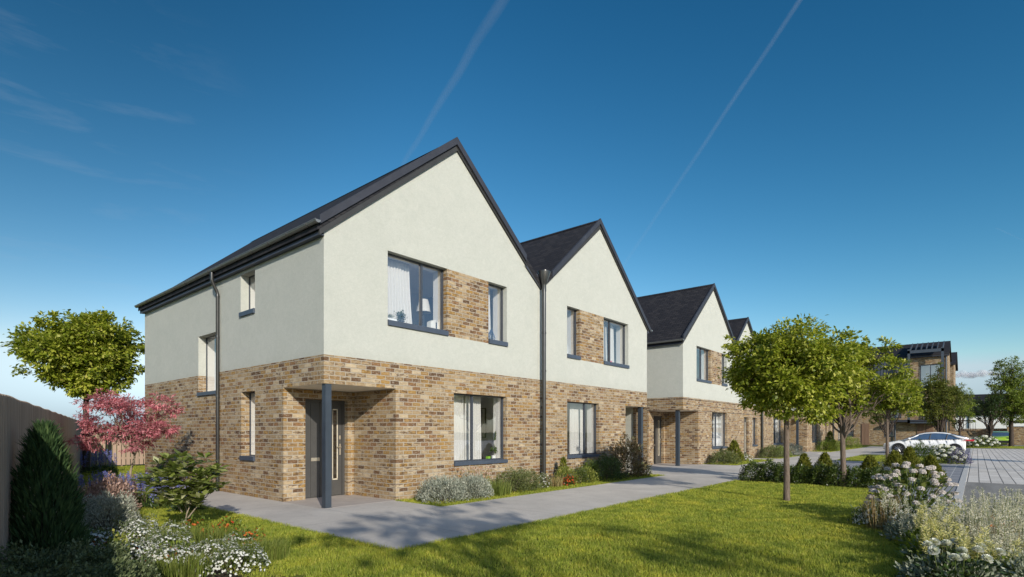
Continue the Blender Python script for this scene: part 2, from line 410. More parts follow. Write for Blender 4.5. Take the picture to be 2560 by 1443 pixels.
wt.links.new(mixc.outputs[0], bg.inputs[0]); bg.inputs[1].default_value = .11
wt.links.new(bg.outputs[0], wo.inputs[0])

SC.view_settings.view_transform = 'Standard'; SC.view_settings.look = 'None'
SC.view_settings.exposure = 0; SC.view_settings.gamma = 1
SC.cycles.use_denoising = True
SC.cycles.max_bounces = 10; SC.cycles.transparent_max_bounces = 32; SC.cycles.diffuse_bounces = 6
SC.cycles.sample_clamp_indirect = 8

# ------------------------------------------------------------------ ground, paths, paving
def structure(name, mb, mat): return tag(mb.build(name, mat), kind='structure')
m = MB(); m.poly([(-700,-700,-.06),(900,-700,-.06),(900,900,-.06),(-700,900,-.06)]); structure('ground', m, M['lawn'])
m = MB()
m.box(-9,-1.36,-16,22,-.055,-.02); m.box(-1.36,5.2,-16,-4.03,-.055,-.02); m.box(5.2,11.4,-8.1,-4.03,-.055,-.02)
m.box(-1.36,14,8,22,-.055,-.02); m.box(1.7,11.95,-1.5,-.002,-.055,-.02); m.box(19.2,25.3,-1.55,-.002,-.055,-.02)
m.box(27.0,33.5,-1.35,-.002,-.055,-.02); m.box(40.5,57,-1.5,-.002,-.055,-.02); m.box(26.6,36,-9.25,-4.03,-.055,-.02)
m.box(60,67.5,-9,2,-.055,-.02); m.box(64,71,-40,-9.0,-.055,-.02)
structure('lawn', m, M['lawn'])
m = MB()
for b in ((-1.36,0,-4.03,8),(0,1.7,-4.03,-.004),(1.7,12,-4.03,-1.5),(12,19.2,-4.03,-.006),(19.2,25.3,-4.03,-1.55),(25.3,36,-4.03,-1.35),(36,60,-4.03,-1.5),(13.66,17.03,-.002,12)):
    m.box(b[0],b[1],b[2],b[3],-.05,0)
m.box(25.3,27.0,-1.35,-.002,-.05,-.001); m.box(33.5,40.5,-1.35,-.002,-.05,-.001)
structure('path', m, M['path'])
m = MB(); m.box(11.4,13.8,-8.1,-4.03,-.05,-.012); m.box(-9,-2.9,-4.4,8.5,-.05,-.008); m.box(4.1,5.18,-9.0,-8.45,-.05,-.01); m.box(1.2,5.18,-11.6,-9.0,-.05,-.01); structure('planting_soil', m, M['bark_soil'])
m = MB(); m.box(5.3,13.8,-9.27,-8.16,-.05,0); m.box(13.8,26.5,-9.27,-4.03,-.05,0); m.box(36,58,-9.27,-4.03,-.05,0); structure('pavement', m, M['pavers_blue'])
m = MB(); m.box(5.2,13.8,-8.16,-8.06,-.05,.012); m.box(5.2,5.3,-9.27,-8.16,-.05,.012); m.box(5.2,26.5,-9.42,-9.27,-.05,.012); m.box(36,58,-9.42,-9.27,-.05,.012)
m.box(26.5,26.6,-9.27,-4.03,-.05,.012); m.box(35.98,36.08,-9.27,-4.03,-.05,.012); m.box(26.5,36,-9.42,-9.27,-.05,.012)
structure('kerb', m, M['kerb'])
m = MB(); m.box(15.62,58,-60,-9.42,-.05,-.004); structure('shared_surface', m, M['pavers_light'])
m = MB(); m.box(5.2,15.62,-60,-9.42,-.05,-.006); m.box(58,64,-60,-9,-.05,-.006); m.box(71,78,-60,2,-.05,-.006); structure('road', m, M['asphalt'])

# ------------------------------------------------------------------ houses
ZB = 3.01
class House:
    def __init__(s, root): s.root = root; s.brick = MB(); s.rend = MB(); s.lin = MB()
    # u,d,z : u runs along the face, d is depth inwards from it
    def P(s, ax, u, d, z): return (u, d, z) if ax == 'f' else (d, u, z)
    def bx(s, mb, ax, u0, u1, d0, d1, z0, z1, m=0):
        if ax == 'f': mb.box(u0,u1,d0,d1,z0,z1,m)
        else: mb.box(d0,d1,u0,u1,z0,z1,m)
    def put(s, ax, d, u0, u1, b0, b1, t0, t1, mat=None):
        """quad between u0,u1 with bottom b0,b1 and top t0,t1, split at the brick line"""
        if mat is None and b0 < ZB - 1e-6 and t0 > ZB + 1e-6:
            s.put(ax,d,u0,u1,b0,b1,ZB,ZB); s.put(ax,d,u0,u1,ZB,ZB,t0,t1); return
        mb = mat or (s.brick if max(t0,t1) <= ZB+1e-6 else s.rend)
        pts = [s.P(ax,u0,d,b0), s.P(ax,u1,d,b1)]
        if t1 > b1+1e-5: pts.append(s.P(ax,u1,d,t1))
        if t0 > b0+1e-5: pts.append(s.P(ax,u0,d,t0))
        if len(pts) > 2: mb.poly(pts)
    def wall(s, ax, d, roof, holes, z0=-.05, panels=()):
        us = sorted(set([round(p[0],4) for p in roof] + [round(h[k],4) for h in list(holes)+list(panels) for k in (0,1)]))
        us = [u for u in us if roof[0][0]-1e-6 <= u <= roof[-1][0]+1e-6]
        def rz(u):
            for (a,za),(b,zb) in zip(roof[:-1], roof[1:]):
                if a-1e-6 <= u <= b+1e-6: return za+(zb-za)*(u-a)/(b-a)
        for u0, u1 in zip(us[:-1], us[1:]):
            um = (u0+u1)/2
            hs_ = sorted([(h[2],h[3],None) for h in holes if h[0] < um < h[1]] + [(h[2],h[3],'p') for h in panels if h[0] < um < h[1]])
            z = z0
            for a, b, k in hs_:
                if a > z+1e-5: s.put(ax,d,u0,u1,z,z,a,a)
                if k == 'p': s.put(ax,d,u0,u1,a,a,b,b,s.brick)
                z = b
            s.put(ax,d,u0,u1,z,z,rz(u0),rz(u1))
    def reveal(s, ax, h, dp, left=None, right=None):
        u0,u1,z0,z1 = h[:4]
        for u, force in ((u0,left),(u1,right)):
            for a, b in ((z0,min(z1,ZB)),(max(z0,ZB),z1)):
                if b > a+1e-4:
                    mb = force or (s.brick if b <= ZB+1e-6 else s.rend)
                    mb.poly([s.P(ax,u,0,a),s.P(ax,u,dp,a),s.P(ax,u,dp,b),s.P(ax,u,0,b)])
        for z in (z0,z1):
            mb = s.brick if z <= ZB else s.rend
            mb.poly([s.P(ax,u0,0,z),s.P(ax,u1,0,z),s.P(ax,u1,dp,z),s.P(ax,u0,dp,z)])
    def window(s, ax, h, dp, mull=(), sill=.11, bar=.03, left=None, right=None, out=.045, dlin=.3, label=None, fd=.06):
        u0,u1,z0,z1 = h[:4]
        s.reveal(ax, (u0,u1,z0,z1), dp, left, right)
        zs = z0+sill
        f = MB()
        s.bx(f,ax,u0,u0+bar,dp,dp+fd,zs,z1); s.bx(f,ax,u1-bar,u1,dp,dp+fd,zs,z1)
        s.bx(f,ax,u0+bar,u1-bar,dp,dp+fd,z1-bar,z1); s.bx(f,ax,u0+bar,u1-bar,dp,dp+fd,zs,zs+bar)
        for mu_ in mull: s.bx(f,ax,mu_-.026,mu_+.026,dp-.004,dp+fd-.004,zs+bar,z1-bar)
        for q in ((u0+bar,u0+bar+.012),(u1-bar-.012,u1-bar)): s.bx(f,ax,q[0],q[1],dp+.008,dp+fd-.008,zs+bar,z1-bar)
        w = f.build('window', M['frame'], s.root)
        if label: w['label'] = label
        g = MB(); g.poly([s.P(ax,a_,dp+fd*.5,b_) for a_,b_ in ((u0+bar,zs+bar),(u1-bar,zs+bar),(u1-bar,z1-bar),(u0+bar,z1-bar))]); g.build('pane', M['glass'], w)
        k = MB(); s.bx(k,ax,u0+.001,u1+.004,-out,0.001,z0,zs); s.bx(k,ax,u0+.002,u1-.002,.0015,dp+.02,zs-.03,zs-.001)
        s.bx(k,ax,u0-.004,u0+.0005,-out-.002,-.001,z0-.004,zs+.006); k.build('sill', M['sill'], w)
        a, b = dp+fd, dp+.06+dlin
        L = MB()
        for u in (u0+.01,u1-.01): L.poly([s.P(ax,u,a,zs),s.P(ax,u,b,zs),s.P(ax,u,b,z1),s.P(ax,u,a,z1)])
        for z in (zs+.005,z1-.005): L.poly([s.P(ax,u0,a,z),s.P(ax,u1,a,z),s.P(ax,u1,b,z),s.P(ax,u0,b,z)])
        L.build('inner_reveal', M['plaster_white'], w, recalc=False)
        return w

def make_door(root, X0, Y, X1, z1=2.23, mirror=False):
    d = MB(); wd = X1-X0; sx = lambda f: X0+wd*(1-f if mirror else f)
    def bx(a,b,y0,y1,z0,zz,m=0): d.box(sx(a),sx(b),y0,y1,z0,zz,m)
    bx(0,1,Y+.03,Y+.07,0,z1)
    for a,b in ((0,.06),(.94,1)): bx(a,b,Y-.012,Y+.031,0,z1)
    bx(.06,.94,Y-.0115,Y+.031,z1-.06,z1)
    bx(.065,.185,Y,Y+.031,.02,z1-.065); bx(.195,.40,Y+.004,Y+.0312,.02,z1-.065); bx(.41,.455,Y-.004,Y+.031,.02,z1-.065)
    bx(.465,.70,Y,Y+.0314,.02,z1-.065); bx(.83,.93,Y+.001,Y+.0313,.02,z1-.065); bx(.70,.83,Y+.001,Y+.031,.02,.38); bx(.70,.83,Y+.001,Y+.031,2.03,z1-.065)
    o = d.build('door', M['door'], root)
    t = MB()
    for a in (.19,.405): t.box(sx(a-.004),sx(a+.004),Y+.02,Y+.0316,.05,2.0)
    for a,b in ((.70,.714),(.815,.83)): t.box(sx(a),sx(b),Y-.006,Y+.0305,.39,2.02)
    t.box(sx(.70),sx(.83),Y-.006,Y+.0305,2.005,2.03); t.box(sx(.70),sx(.83),Y-.006,Y+.0305,.38,.405)
    t.build('door_trim', M['door_trim'], o)
    g = MB(); g.poly([(sx(.716),Y+.01,.41),(sx(.813),Y+.01,.41),(sx(.813),Y+.01,2.0),(sx(.716),Y+.01,2.0)]); g.build('door_glazing', M['door_glass'], o)
    g = MB(); g.box(sx(.20),sx(.395),Y-.006,Y+.0035,.835,.91); g.build('letter_plate', M['steel'], o)
    h = MB(); h.box(sx(.868),sx(.902),Y-.014,Y+.0005,.955,1.215); h.tube([(sx(.885),Y-.012,1.14),(sx(.885),Y-.055,1.14)],.011); h.tube([(sx(.885),Y-.05,1.14),(sx(.79),Y-.05,1.14)],.011)
    h.build('door_handle', M['steel'], o)
    k = MB(); k.box(sx(.862),sx(.90),Y-.013,Y+.0005,1.32,1.41); k.tube([(sx(.881),Y-.02,1.365),(sx(.881),Y-.01,1.365)],.013,10); k.build('lock_plate', M['steel'], o)
    return o
M['door_glass'] = glass_mat('door_glass', (.25,.24,.23), 1.0)

def roof_gable(root, xe_l, ze_l, xr, zr, xe_r, ze_r, yf, yb, mat, th=.15):
    m = MB()
    m.prism_xz([(xe_l,ze_l),(xr,zr),(xe_r,ze_r),(xe_r,ze_r-th),(xr,zr-th*1.15),(xe_l,ze_l-th)], yf, yb)
    m.prism_xz([(xr-.13,zr-.085),(xr,zr+.018),(xr+.13,zr-.085),(xr,zr-.01)], yf-.004, yb)
    return m.build('roof', mat, root)

def verge(root, lo, pk, hi, wl, wp, wh, trunc_l=None, trunc_r=None, yo=-.10, yi=-.05):
    """lo,pk,hi: top line of the upper board; wl,wp,wh: wall line it closes against"""
    m = MB(); T = .18
    sl_ = (pk[1]-lo[1])/(pk[0]-lo[0]); sr = (pk[1]-hi[1])/(hi[0]-pk[0])
    a = trunc_l if trunc_l is not None else lo[0]; b = trunc_r if trunc_r is not None else hi[0]
    za = pk[1]-sl_*(pk[0]-a); zb = pk[1]-sr*(b-pk[0])
    m.prism_xz([(a,za),pk,(b,zb),(b,zb-T),(pk[0],pk[1]-T),(a,za-T)], yo, yi+.008)
    u = m.build('verge_board', M['anthracite'], root)
    m = MB()
    zl = pk[1]-sl_*(pk[0]-lo[0])-T+.02; zh = pk[1]-sr*(hi[0]-pk[0])-T+.02
    m.prism_xz([(lo[0]+.01,zl),(pk[0],pk[1]-T+.02),(hi[0]-.01,zh),(wh[0],wh[1]),(wp[0],wp[1]),(wl[0],wl[1])], yi, -.003)
    m.build('barge_board', M['board'], root)

def gutter(root, x, z, y0, y1, side=-1, nb=14, brackets=True):
    m = MB(); r = .057; n = 10; P = []
    for rr in (r, r-.008):
        for k in range(n+1):
            t = math.pi*k/n; P.append((x-math.cos(t)*rr, z-math.sin(t)*rr))
    pts = P[:n+1] + P[n+1:][::-1]
    i0 = 0
    # half-round trough: outer and inner shells with end caps
    for k in range(n):
        m.poly([(P[k][0],y0,P[k][1]),(P[k+1][0],y0,P[k+1][1]),(P[k+1][0],y1,P[k+1][1]),(P[k][0],y1,P[k][1])])
        q = P[n+1:]
        m.poly([(q[k][0],y0,q[k][1]),(q[k][0],y1,q[k][1]),(q[k+1][0],y1,q[k+1][1]),(q[k+1][0],y0,q[k+1][1])])
    for e in (0,n): m.poly([(P[e][0],y0,P[e][1]),(P[n+1+e][0],y0,P[n+1+e][1]),(P[n+1+e][0],y1,P[n+1+e][1]),(P[e][0],y1,P[e][1])])
    for y in (y0,y1): m.poly([(p[0],y,p[1]) for p in P[:n+1]])
    m.tube([(x-r,y0,z),(x-r,y1,z)],.010,6)
    g = m.build('gutter', M['gutter'], root)
    if brackets:
        for k in range(nb):
            y = y0+.35+(y1-y0-.7)*k/(nb-1); b = MB()
            b.tube([(x-math.cos(t)*(r+.006),y,z-math.sin(t)*(r+.006)) for t in np.linspace(0,math.pi,9)],.0085,6)
            b.box(x+r-.004,x+r+.035,y-.012,y+.012,z-.06,z-.045)
            b.tube([(x+.01,y,z-r-.004),(x+r+.03,y,z-.065)],.008,6)
            b.build('gutter_bracket', M['bracket'], g)
    return g

def downpipe(root, pts, r, mat=None, joints=()):
    m = MB(); m.tube(pts, r, 14)
    x, y = pts[-1][0], pts[-1][1]
    for z in joints: m.tube([(x,y,z-.035),(x,y,z-.03),(x,y,z+.03),(x,y,z+.035)],[r*1.02,r*1.13,r*1.13,r*1.02],14)
    return m.build('downpipe', mat or M['pipe'], root, smooth=False)

def smooth_by_angle(o):
    me = o.data; me.polygons.foreach_set('use_smooth', [True]*len(me.polygons))
    bm = bmesh.new(); bm.from_mesh(me)
    for e in bm.edges:
        e.smooth = len(e.link_faces) == 2 and e.calc_face_angle(0) < R(40)
    bm.to_mesh(me); bm.free(); return o

def rooms(root, boxes):
    m = MB()
    for b in boxes: m.room(*b[:6], skip=b[6], m=0); m.poly([(b[0]+.01,b[2]+.01,b[4]+.004),(b[1]-.01,b[2]+.01,b[4]+.004),(b[1]-.01,b[3]-.01,b[4]+.004),(b[0]+.01,b[3]-.01,b[4]+.004)],1)
    return m.build('room', [M['plaster'],M['roomfloor']], root, recalc=False)

def shell_rest(h, x0, x1, L, roof_l, roof_r, back_line):
    """right side and back walls"""
    h.put('s', x1, 0, L, -.05,-.05, ZB,ZB); h.put('s', x1, 0, L, ZB,ZB, roof_r,roof_r)
    us = back_line
    for (a,za),(b,zb) in zip(us[:-1],us[1:]):
        h.put('f', L, a, b, -.05,-.05, ZB,ZB); h.put('f', L, a, b, ZB,ZB, za,zb)

# ---- the near pair of houses
rootA = empty('semi_detached_house', (0,0,0), 0, 'nearest pale rendered house with twin gables, brick ground floor and an open corner porch', 'house')
A = House(rootA); Lh = 10.795
roofA = [(0,5.387),(3.539,8.344),(6.896,5.618),(10.19,8.344),(13.649,5.387)]
pan = [(3.2493,4.6946,3.80,5.412),(8.9871,10.4472,3.80,5.412)]
W1 = (1.51,3.2493,3.80,5.412); W2 = (4.6946,5.4264,3.80,5.412); W3 = (8.2736,8.9871,3.80,5.412); W4 = (10.4472,12.18,3.80,5.412)
G1 = (3.465,5.418,.668,2.444); G2 = (8.28,10.161,.668,2.444)
PO = (0,1.7245,-.05,2.4434); PR = (11.97,13.649,-.05,2.4434)
A.wall('f', 0, roofA, [W1,W2,W3,W4,G1,G2,PO,PR], panels=pan)
SU = (2.9495,3.7027,4.232,5.235); ST = (5.104,6.312,2.46,4.06); SL = (2.9515,3.6678,.83,2.4434); SP = (0,1.6104,-.05,2.4434)
A.wall('s', 0, [(0,5.387),(Lh,5.387)], [SU,ST,SL,SP])
shell_rest(A, 0, 13.649, Lh, 5.387, 5.387, roofA)
# left porch recess
A.wall('f', 1.6104, [(0,2.4434),(1.7245,2.4434)], [(.5,1.564,-.05,2.23)])
A.wall('s', 1.7245, [(0,2.4434),(1.6104,2.4434)], [])
for u in (.5,1.564): A.brick.poly([(u,1.6104,-.05),(u,1.82,-.05),(u,1.82,2.23),(u,1.6104,2.23)])
A.brick.poly([(.5,1.6104,2.23),(1.564,1.6104,2.23),(1.564,1.82,2.23),(.5,1.82,2.23)])
make_door(rootA, .5, 1.75, 1.564)
c = MB(); c.box(.004,1.72,.004,1.606,2.4434,2.50); c.build('porch_ceiling', M['soffit'], rootA)
c = MB(); c.box(.0,1.7245,0,1.82,-.05,.003); c.build('porch_floor', M['porch_floor'], rootA)
p = MB(); p.box(.045,.175,.015,.145,0,2.4434); p.box(.035,.185,.005,.155,.0,.012); p.build('porch_post', M['post'], rootA)
# right porch recess
A.wall('f', 1.62, [(11.97,2.4434),(13.649,2.4434)], [(12.1,13.0,-.05,2.2)])
A.wall('s', 11.97, [(0,2.4434),(1.62,2.4434)], [])
make_door(rootA, 12.1, 1.66, 13.0, 2.2)
c = MB(); c.box(13.42,13.56,.46,1.62,-.05,2.4434); c.build('porch_screen', M['render'], rootA)
c = MB(); c.box(13.415,13.565,.40,.459,-.05,2.4434); c.build('screen_end', M['brick'], rootA)
c = MB(); c.box(11.975,13.645,.004,1.615,2.4434,2.50); c.build('porch_ceiling', M['soffit'], rootA)
c = MB(); c.box(11.97,13.649,0,1.7,-.05,.003); c.build('porch_floor', M['porch_floor'], rootA)
p = MB(); p.box(13.23,13.38,.02,.17,0,2.4434); p.build('porch_post', M['post'], rootA)
# windows
A.window('f', W1, .14, (2.57,), right=A.brick, sill=.112, label='wide upper window with a curtain, a floor lamp and plants inside')
A.window('f', W2, .14, (), left=A.brick, sill=.112)
A.window('f', W3, .14, (), right=A.brick, sill=.112)
A.window('f', W4, .14, (11.1,), left=A.brick, sill=.112)
A.window('f', G1, .12, (4.22,), sill=.09)
A.window('f', G2, .12, (9.46,), sill=.09)
A.window('s', SU, .19, (), sill=.10, dlin=.58, fd=.03, bar=.02)
A.window('s', ST, .19, (), sill=.09, dlin=.58, fd=.03, bar=.022)
A.window('s', SL, .19, (), sill=.10, bar=.02, fd=.03, dlin=.58)
A.brick.build('brick_wall', M['brick'], rootA, recalc=False); A.rend.build('rendered_wall', M['render'], rootA, recalc=False)
rooms(rootA, [(.45,6.6,.51,2.8,2.95,5.53,('-y',)),(7.2,13.2,.51,2.8,2.95,5.53,('-y',)),(1.9,6.7,.49,4.0,.05,2.75,('-y',)),(7.2,11.9,.49,4.0,.05,2.75,('-y',)),
   (.83,2.8,4.6,6.8,1.9,4.6,('-x',)),(.83,2.4,2.85,3.9,4.05,5.34,('-x',)),(.83,1.85,2.7,3.9,.05,2.7,('-x',))])
# roofs and trims
YB = Lh+.08
roof_gable(rootA, -.165, 5.525, 3.49, 8.605, 6.93, 5.79, -.06, YB, M['slate'])
roof_gable(rootA, 6.90, 5.80, 10.12, 8.605, 13.83, 5.47, -.06, YB, M['slate'])
verge(rootA, (-.139,5.662), (3.485,8.642), (6.9,5.85), (-.115,5.291), (3.539,8.344), (6.896,5.618), trunc_r=6.16)
verge(rootA, (6.9,5.85), (10.10,8.642), (13.80,5.49), (6.896,5.618), (10.19,8.344), (13.70,5.344), trunc_l=7.38)
f = MB(); f.box(-.115,-.088,-.049,YB,5.307,5.472); f.build('fascia', M['fascia'], rootA)
f = MB(); f.box(-.087,-.003,-.02,YB-.03,5.309,5.33); f.build('eaves_soffit', M['fascia'], rootA)
f = MB(); f.box(13.66,13.76,-.049,YB,5.30,5.46); f.build('fascia', M['fascia'], rootA)
gA = gutter(rootA, -.205, 5.535, -.15, YB+.02)
gutter(rootA, 13.83, 5.43, -.13, YB, nb=2, brackets=False)
smooth_by_angle(downpipe(rootA, [(-.205,4.87,5.49),(-.205,4.87,5.30),(-.19,4.87,5.245),(-.09,4.87,5.03),(-.07,4.87,4.97),(-.07,4.87,0)], .042, joints=(4.93,3.9,2.4)))
hp = MB(); n = 20
hp.lathe([(.19,6.12),(.192,6.10),(.075,5.76),(.066,5.72),(.066,5.55)], (6.87,-.165,0), n); hp.lathe([(.183,6.115),(.07,5.77)], (6.87,-.165,0), n)
smooth_by_angle(hp.build('rainwater_hopper', M['pipe'], rootA))
smooth_by_angle(downpipe(rootA, [(6.87,-.165,5.56),(6.87,-.165,0)], .059, joints=(4.35,3.25,1.6)))
f = MB(); f.prism_xz([(6.15,6.17),(6.55,6.05),(6.9,6.02),(7.35,6.12),(6.9,5.62)], -.049, -.02); f.build('valley_board', M['fascia'], rootA)

# ---- the terrace further along (built once, copied once)
def terrace(x0, label):
    root = empty('terraced_houses', (0,0,0), 0, label, 'house', 'terraces further along the path')
    H = House(root); L = 9.8; E_ = 18.1
    rf = [(0,5.387),(3.54,8.344),(6.545,5.866),(8.6,7.56),(11.0,5.58),(14.2,7.5),(E_,4.9)]
    rf = [(a,z) for a,z in rf]
    pans = [(3.25,4.69,3.80,5.412),(13.2,14.6,3.80,5.412)]
    w = [(1.5,3.25,3.80,5.412),(4.69,5.43,3.80,5.412),(7.9,9.3,3.80,5.3),(12.5,13.2,3.80,5.412),(14.6,16.1,3.80,5.3)]
    g = [(3.4,5.5,.668,2.444),(9.6,10.5,.668,2.3),(13.8,15.9,.668,2.444)]
    dr = (8.13,8.95,-.05,2.3); po = (0,1.7245,-.05,2.4434); pr_ = (16.5,E_,-.05,2.4434)
    H.wall('f', 0, rf, w+g+[dr,po,pr_], panels=pans)
    H.wall('s', 0, [(0,5.387),(L,5.387)], [(0,1.61,-.05,2.4434)])
    shell_rest(H, 0, E_, L, 5.387, 4.9, rf)
    H.wall('f', 1.61, [(0,2.4434),(1.7245,2.4434)], [(.5,1.564,-.05,2.23)]); H.wall('s', 1.7245, [(0,2.4434),(1.61,2.4434)], [])
    H.wall('f', 1.61, [(16.5,2.4434),(E_,2.4434)], [(16.8,17.8,-.05,2.23)]); H.wall('s', 16.5, [(0,2.4434),(1.61,2.4434)], [])
    for u in (.5,1.564): H.brick.poly([(u,1.61,-.05),(u,1.82,-.05),(u,1.82,2.23),(u,1.61,2.23)])
    H.brick.poly([(.5,1.61,2.23),(1.564,1.61,2.23),(1.564,1.82,2.23),(.5,1.82,2.23)])
    make_door(root, .5, 1.75, 1.564); make_door(root, 16.8, 1.66, 17.8)
    H.reveal('f', dr, .16); make_door(root, 8.13, .14, 8.95, 2.29)
    for a, b in ((0,1.7245),(16.5,E_)):
        c = MB(); c.box(a+.004,b-.004,.004,1.606,2.4434,2.5); c.build('porch_ceiling', M['soffit'], root)
        c = MB(); c.box(a,b,0,1.8,-.05,.003); c.build('porch_floor', M['porch_floor'], root)
    for a in (.06,E_-.2):
        p = MB(); p.box(a,a+.15,.22,.37,0,2.4434); p.box(a-.01,a+.16,.21,.38,0,.012); p.build('porch_post', M['post'], root)
    for i, h in enumerate(w):
        H.window('f', h, .14, ((h[0]+h[1])/2,) if h[1]-h[0] > 1 else (), sill=.112, left=H.brick if i in (1,4) else None, right=H.brick if i in (0,3) else None)
    for h in g: H.window('f', h, .12, ((h[0]*.6+h[1]*.4),) if h[1]-h[0] > 1 else (), sill=.09)
    H.brick.build('brick_wall', M['brick'], root, recalc=False); H.rend.build('rendered_wall', M['render'], root, recalc=False)
    # thin dark strips set proud, standing in for the shade of brick band grooves
    b = MB()
    for z in (2.93,2.68,2.452):
        b.box(-.003,-.0005,0,L,z,z+.016); b.box(0,E_,-.003,-.0005,z,z+.016)
    b.build('groove_shade', M['dark'], root)
    rooms(root, [(.45,6.4,.51,2.8,2.95,5.53,('-y',)),(7.0,10.8,.51,2.8,2.95,5.4,('-y',)),(11.2,17.7,.51,2.8,2.95,5.53,('-y',)),
        (1.9,7.7,.49,4.0,.05,2.75,('-y',)),(9.2,11.1,.49,4.0,.05,2.75,('-y',)),(11.4,16.4,.49,4.0,.05,2.75,('-y',))])
    yb = L+.08
    roof_gable(root, -.165, 5.515, 3.49, 8.605, 6.60, 6.03, -.06, yb, M['slate'])
    roof_gable(root, 6.4, 5.98, 8.6, 7.80, 11.0, 5.80, -.06, yb, M['slate'])
    roof_gable(root, 11.0, 5.80, 14.2, 7.74, 18.27, 4.98, -.06, yb, M['slate'])
    verge(root, (-.139,5.662), (3.485,8.642), (6.52,6.16), (-.115,5.291), (3.54,8.344), (6.545,5.866))
    verge(root, (6.6,6.20), (8.6,7.845), (11.0,5.86), (6.545,5.866), (8.6,7.56), (11.0,5.58))
    verge(root, (11.0,5.86), (14.2,7.78), (18.24,5.05), (11.0,5.58), (14.2,7.5), (18.2,4.82))
    f = MB(); f.box(-.115,-.088,-.049,yb,5.307,5.52); f.build('fascia', M['fascia'], root)
    gutter(root, -.205, 5.475, -.13, yb, brackets=False)
    downpipe(root, [(11.15,-.09,5.6),(11.15,-.09,0)], .065, joints=(4,2))
    # curtains behind the bigger panes belong to the windows' dressing
    root.location = (x0,0,0)
    return root
rootB = terrace(17.04, 'middle pale rendered terrace of three gables, past the gap after the nearest pair')
rootC = copy_tree(rootB); rootC.location = (38.0,0,0); tag(rootC, 'farthest pale rendered terrace on the path, mostly hidden behind the lawn trees')

# ---- things seen in the near windows
def curtain(name, x0, x1, y, z0, z1, label, folds=7, flare=.12, amp=.035):
    n = folds*8; V = []; F = []; rows = 10
    for k in range(rows+1):
        t = k/rows; z = z1+(z0-z1)*t
        for j in range(n+1):
            s_ = j/n; x = x0+(x1-x0)*s_*(1+flare*t*t)
            V.append((x, y+amp*(0.6+.5*t)*math.sin(s_*folds*2*math.pi+.6*math.sin(5*s_))+.01*math.sin(9*s_+3*t), z))
    for k in range(rows):
        for j in range(n):
            a = k*(n+1)+j; F.append((a,a+1,a+n+2,a+n+1))
    o = np_mesh('curtain', V, F, M['curtain'], smooth=True)
    md = o.modifiers.new('cloth', 'SOLIDIFY'); md.thickness = .006
    return tag(o, label, 'curtain', 'curtains in the house windows')
curtain('c', 1.80, 2.42, .42, 3.75, 5.45, 'long white curtain at the left of the wide upper window, beside the floor lamp', 8, .16)
curtain('c', 4.93, 5.20, .44, 3.75, 5.45, 'narrow white curtain in the slim upper window right of the upper brick panel', 4, .1)
curtain('c', 3.80, 4.22, .46, .5, 2.5, 'white curtain left of the mullion in the ground window beside the porch', 6, .02)
curtain('c', 4.29, 4.86, .46, .5, 2.5, 'white curtain behind the mullion of the ground window, left of the framed poster', 7, .02)
curtain('c', 9.10, 9.40, .46, .5, 2.5, 'narrow pale curtain in the ground window right of the valley downpipe', 4, .0)
curtain('c', 9.43, 9.90, .46, .5, 2.5, 'wider pale curtain by the mullion of the ground window right of the valley downpipe', 6, .0)
curtain('c', 10.85, 11.3, .42, 3.75, 5.45, 'white curtain left of the mullion in the wide upper window under the second gable', 6, .04)
curtain('c', 11.5, 11.8, .42, 3.75, 5.45, 'white curtain right of the mullion in the wide upper window under the second gable', 4, .04)
curtain('c', 18.95, 19.4, .42, 3.75, 5.45, 'white curtain in the upper window of the middle terrace', 5, .1)
curtain('c', 20.8, 21.4, .42, .5, 2.5, 'white curtain left in the ground window of the middle terrace', 5, .02)
curtain('c', 21.8, 22.3, .42, .5, 2.5, 'white curtain right in the ground window of the middle terrace', 5, .02)
la = empty('floor_lamp', (3.32,.95,2.97), 0, 'floor lamp with a white cone shade inside the wide upper window', 'lamp')
m = MB(); m.lathe([(.11,1.86),(.195,1.54),(.19,1.54),(.105,1.86)], n=24); smooth_by_angle(m.build('lamp_shade', M['curtain'], la))
m = MB(); m.tube([(0,0,0),(0,0,1.6)],.014); m.lathe([(.0,0),(.13,0),(.13,.02),(.02,.035)], n=20); m.build('lamp_stand', M['dark'], la)
m = MB(); m.box(4.40,5.1,1.9,2.3,2.97,5.25); m.box(4.40,5.1,1.89,1.9,3.86,3.87,1); tag(m.build('wardrobe', [M['navy'],M['dark']]), 'tall navy blue cupboard behind the floor lamp', 'cupboard')
bk = empty('book_row', (2.93,.30,3.93), 0, 'row of white books on the sill of the wide upper window', 'books')
x = 0
for i in range(7):
    w_ = .03+.012*(i % 3); h_ = .20+.02*((i*5) % 4); m = MB(); m.box(x,x+w_-.003,-.07,.07,0,h_); m.build('book', M['paper'] if i != 4 else M['dark'], bk); x += w_
def leafquads(P, D, N, L, Wd, fold=.18, mid=.5):
    P = np.asarray(P); n = len(P)
    D = D/np.maximum(np.linalg.norm(D,axis=1,keepdims=True),1e-9)
    S = np.cross(D,N); S /= np.maximum(np.linalg.norm(S,axis=1,keepdims=True),1e-9); N2 = np.cross(S,D)
    L = np.broadcast_to(np.asarray(L,float),(n,))[:,None]; Wd = np.broadcast_to(np.asarray(Wd,float),(n,))[:,None]
    V = np.empty((n,4,3)); V[:,0] = P; c = P+D*L*mid+N2*Wd*fold
    V[:,1] = c+S*Wd*.5; V[:,2] = P+D*L; V[:,3] = c-S*Wd*.5
    return V.reshape(-1,3), np.arange(n*4).reshape(-1,4)
def rnd_unit(n, r=rng):
    v = r.normal(size=(n,3)); return v/np.linalg.norm(v,axis=1,keepdims=True)
def cat_mesh(parts):
    V = []; F = []; o = 0
    for v, f in parts: V.append(v); F.append(f+o); o += len(v)
    return np.concatenate(V), np.concatenate(F)

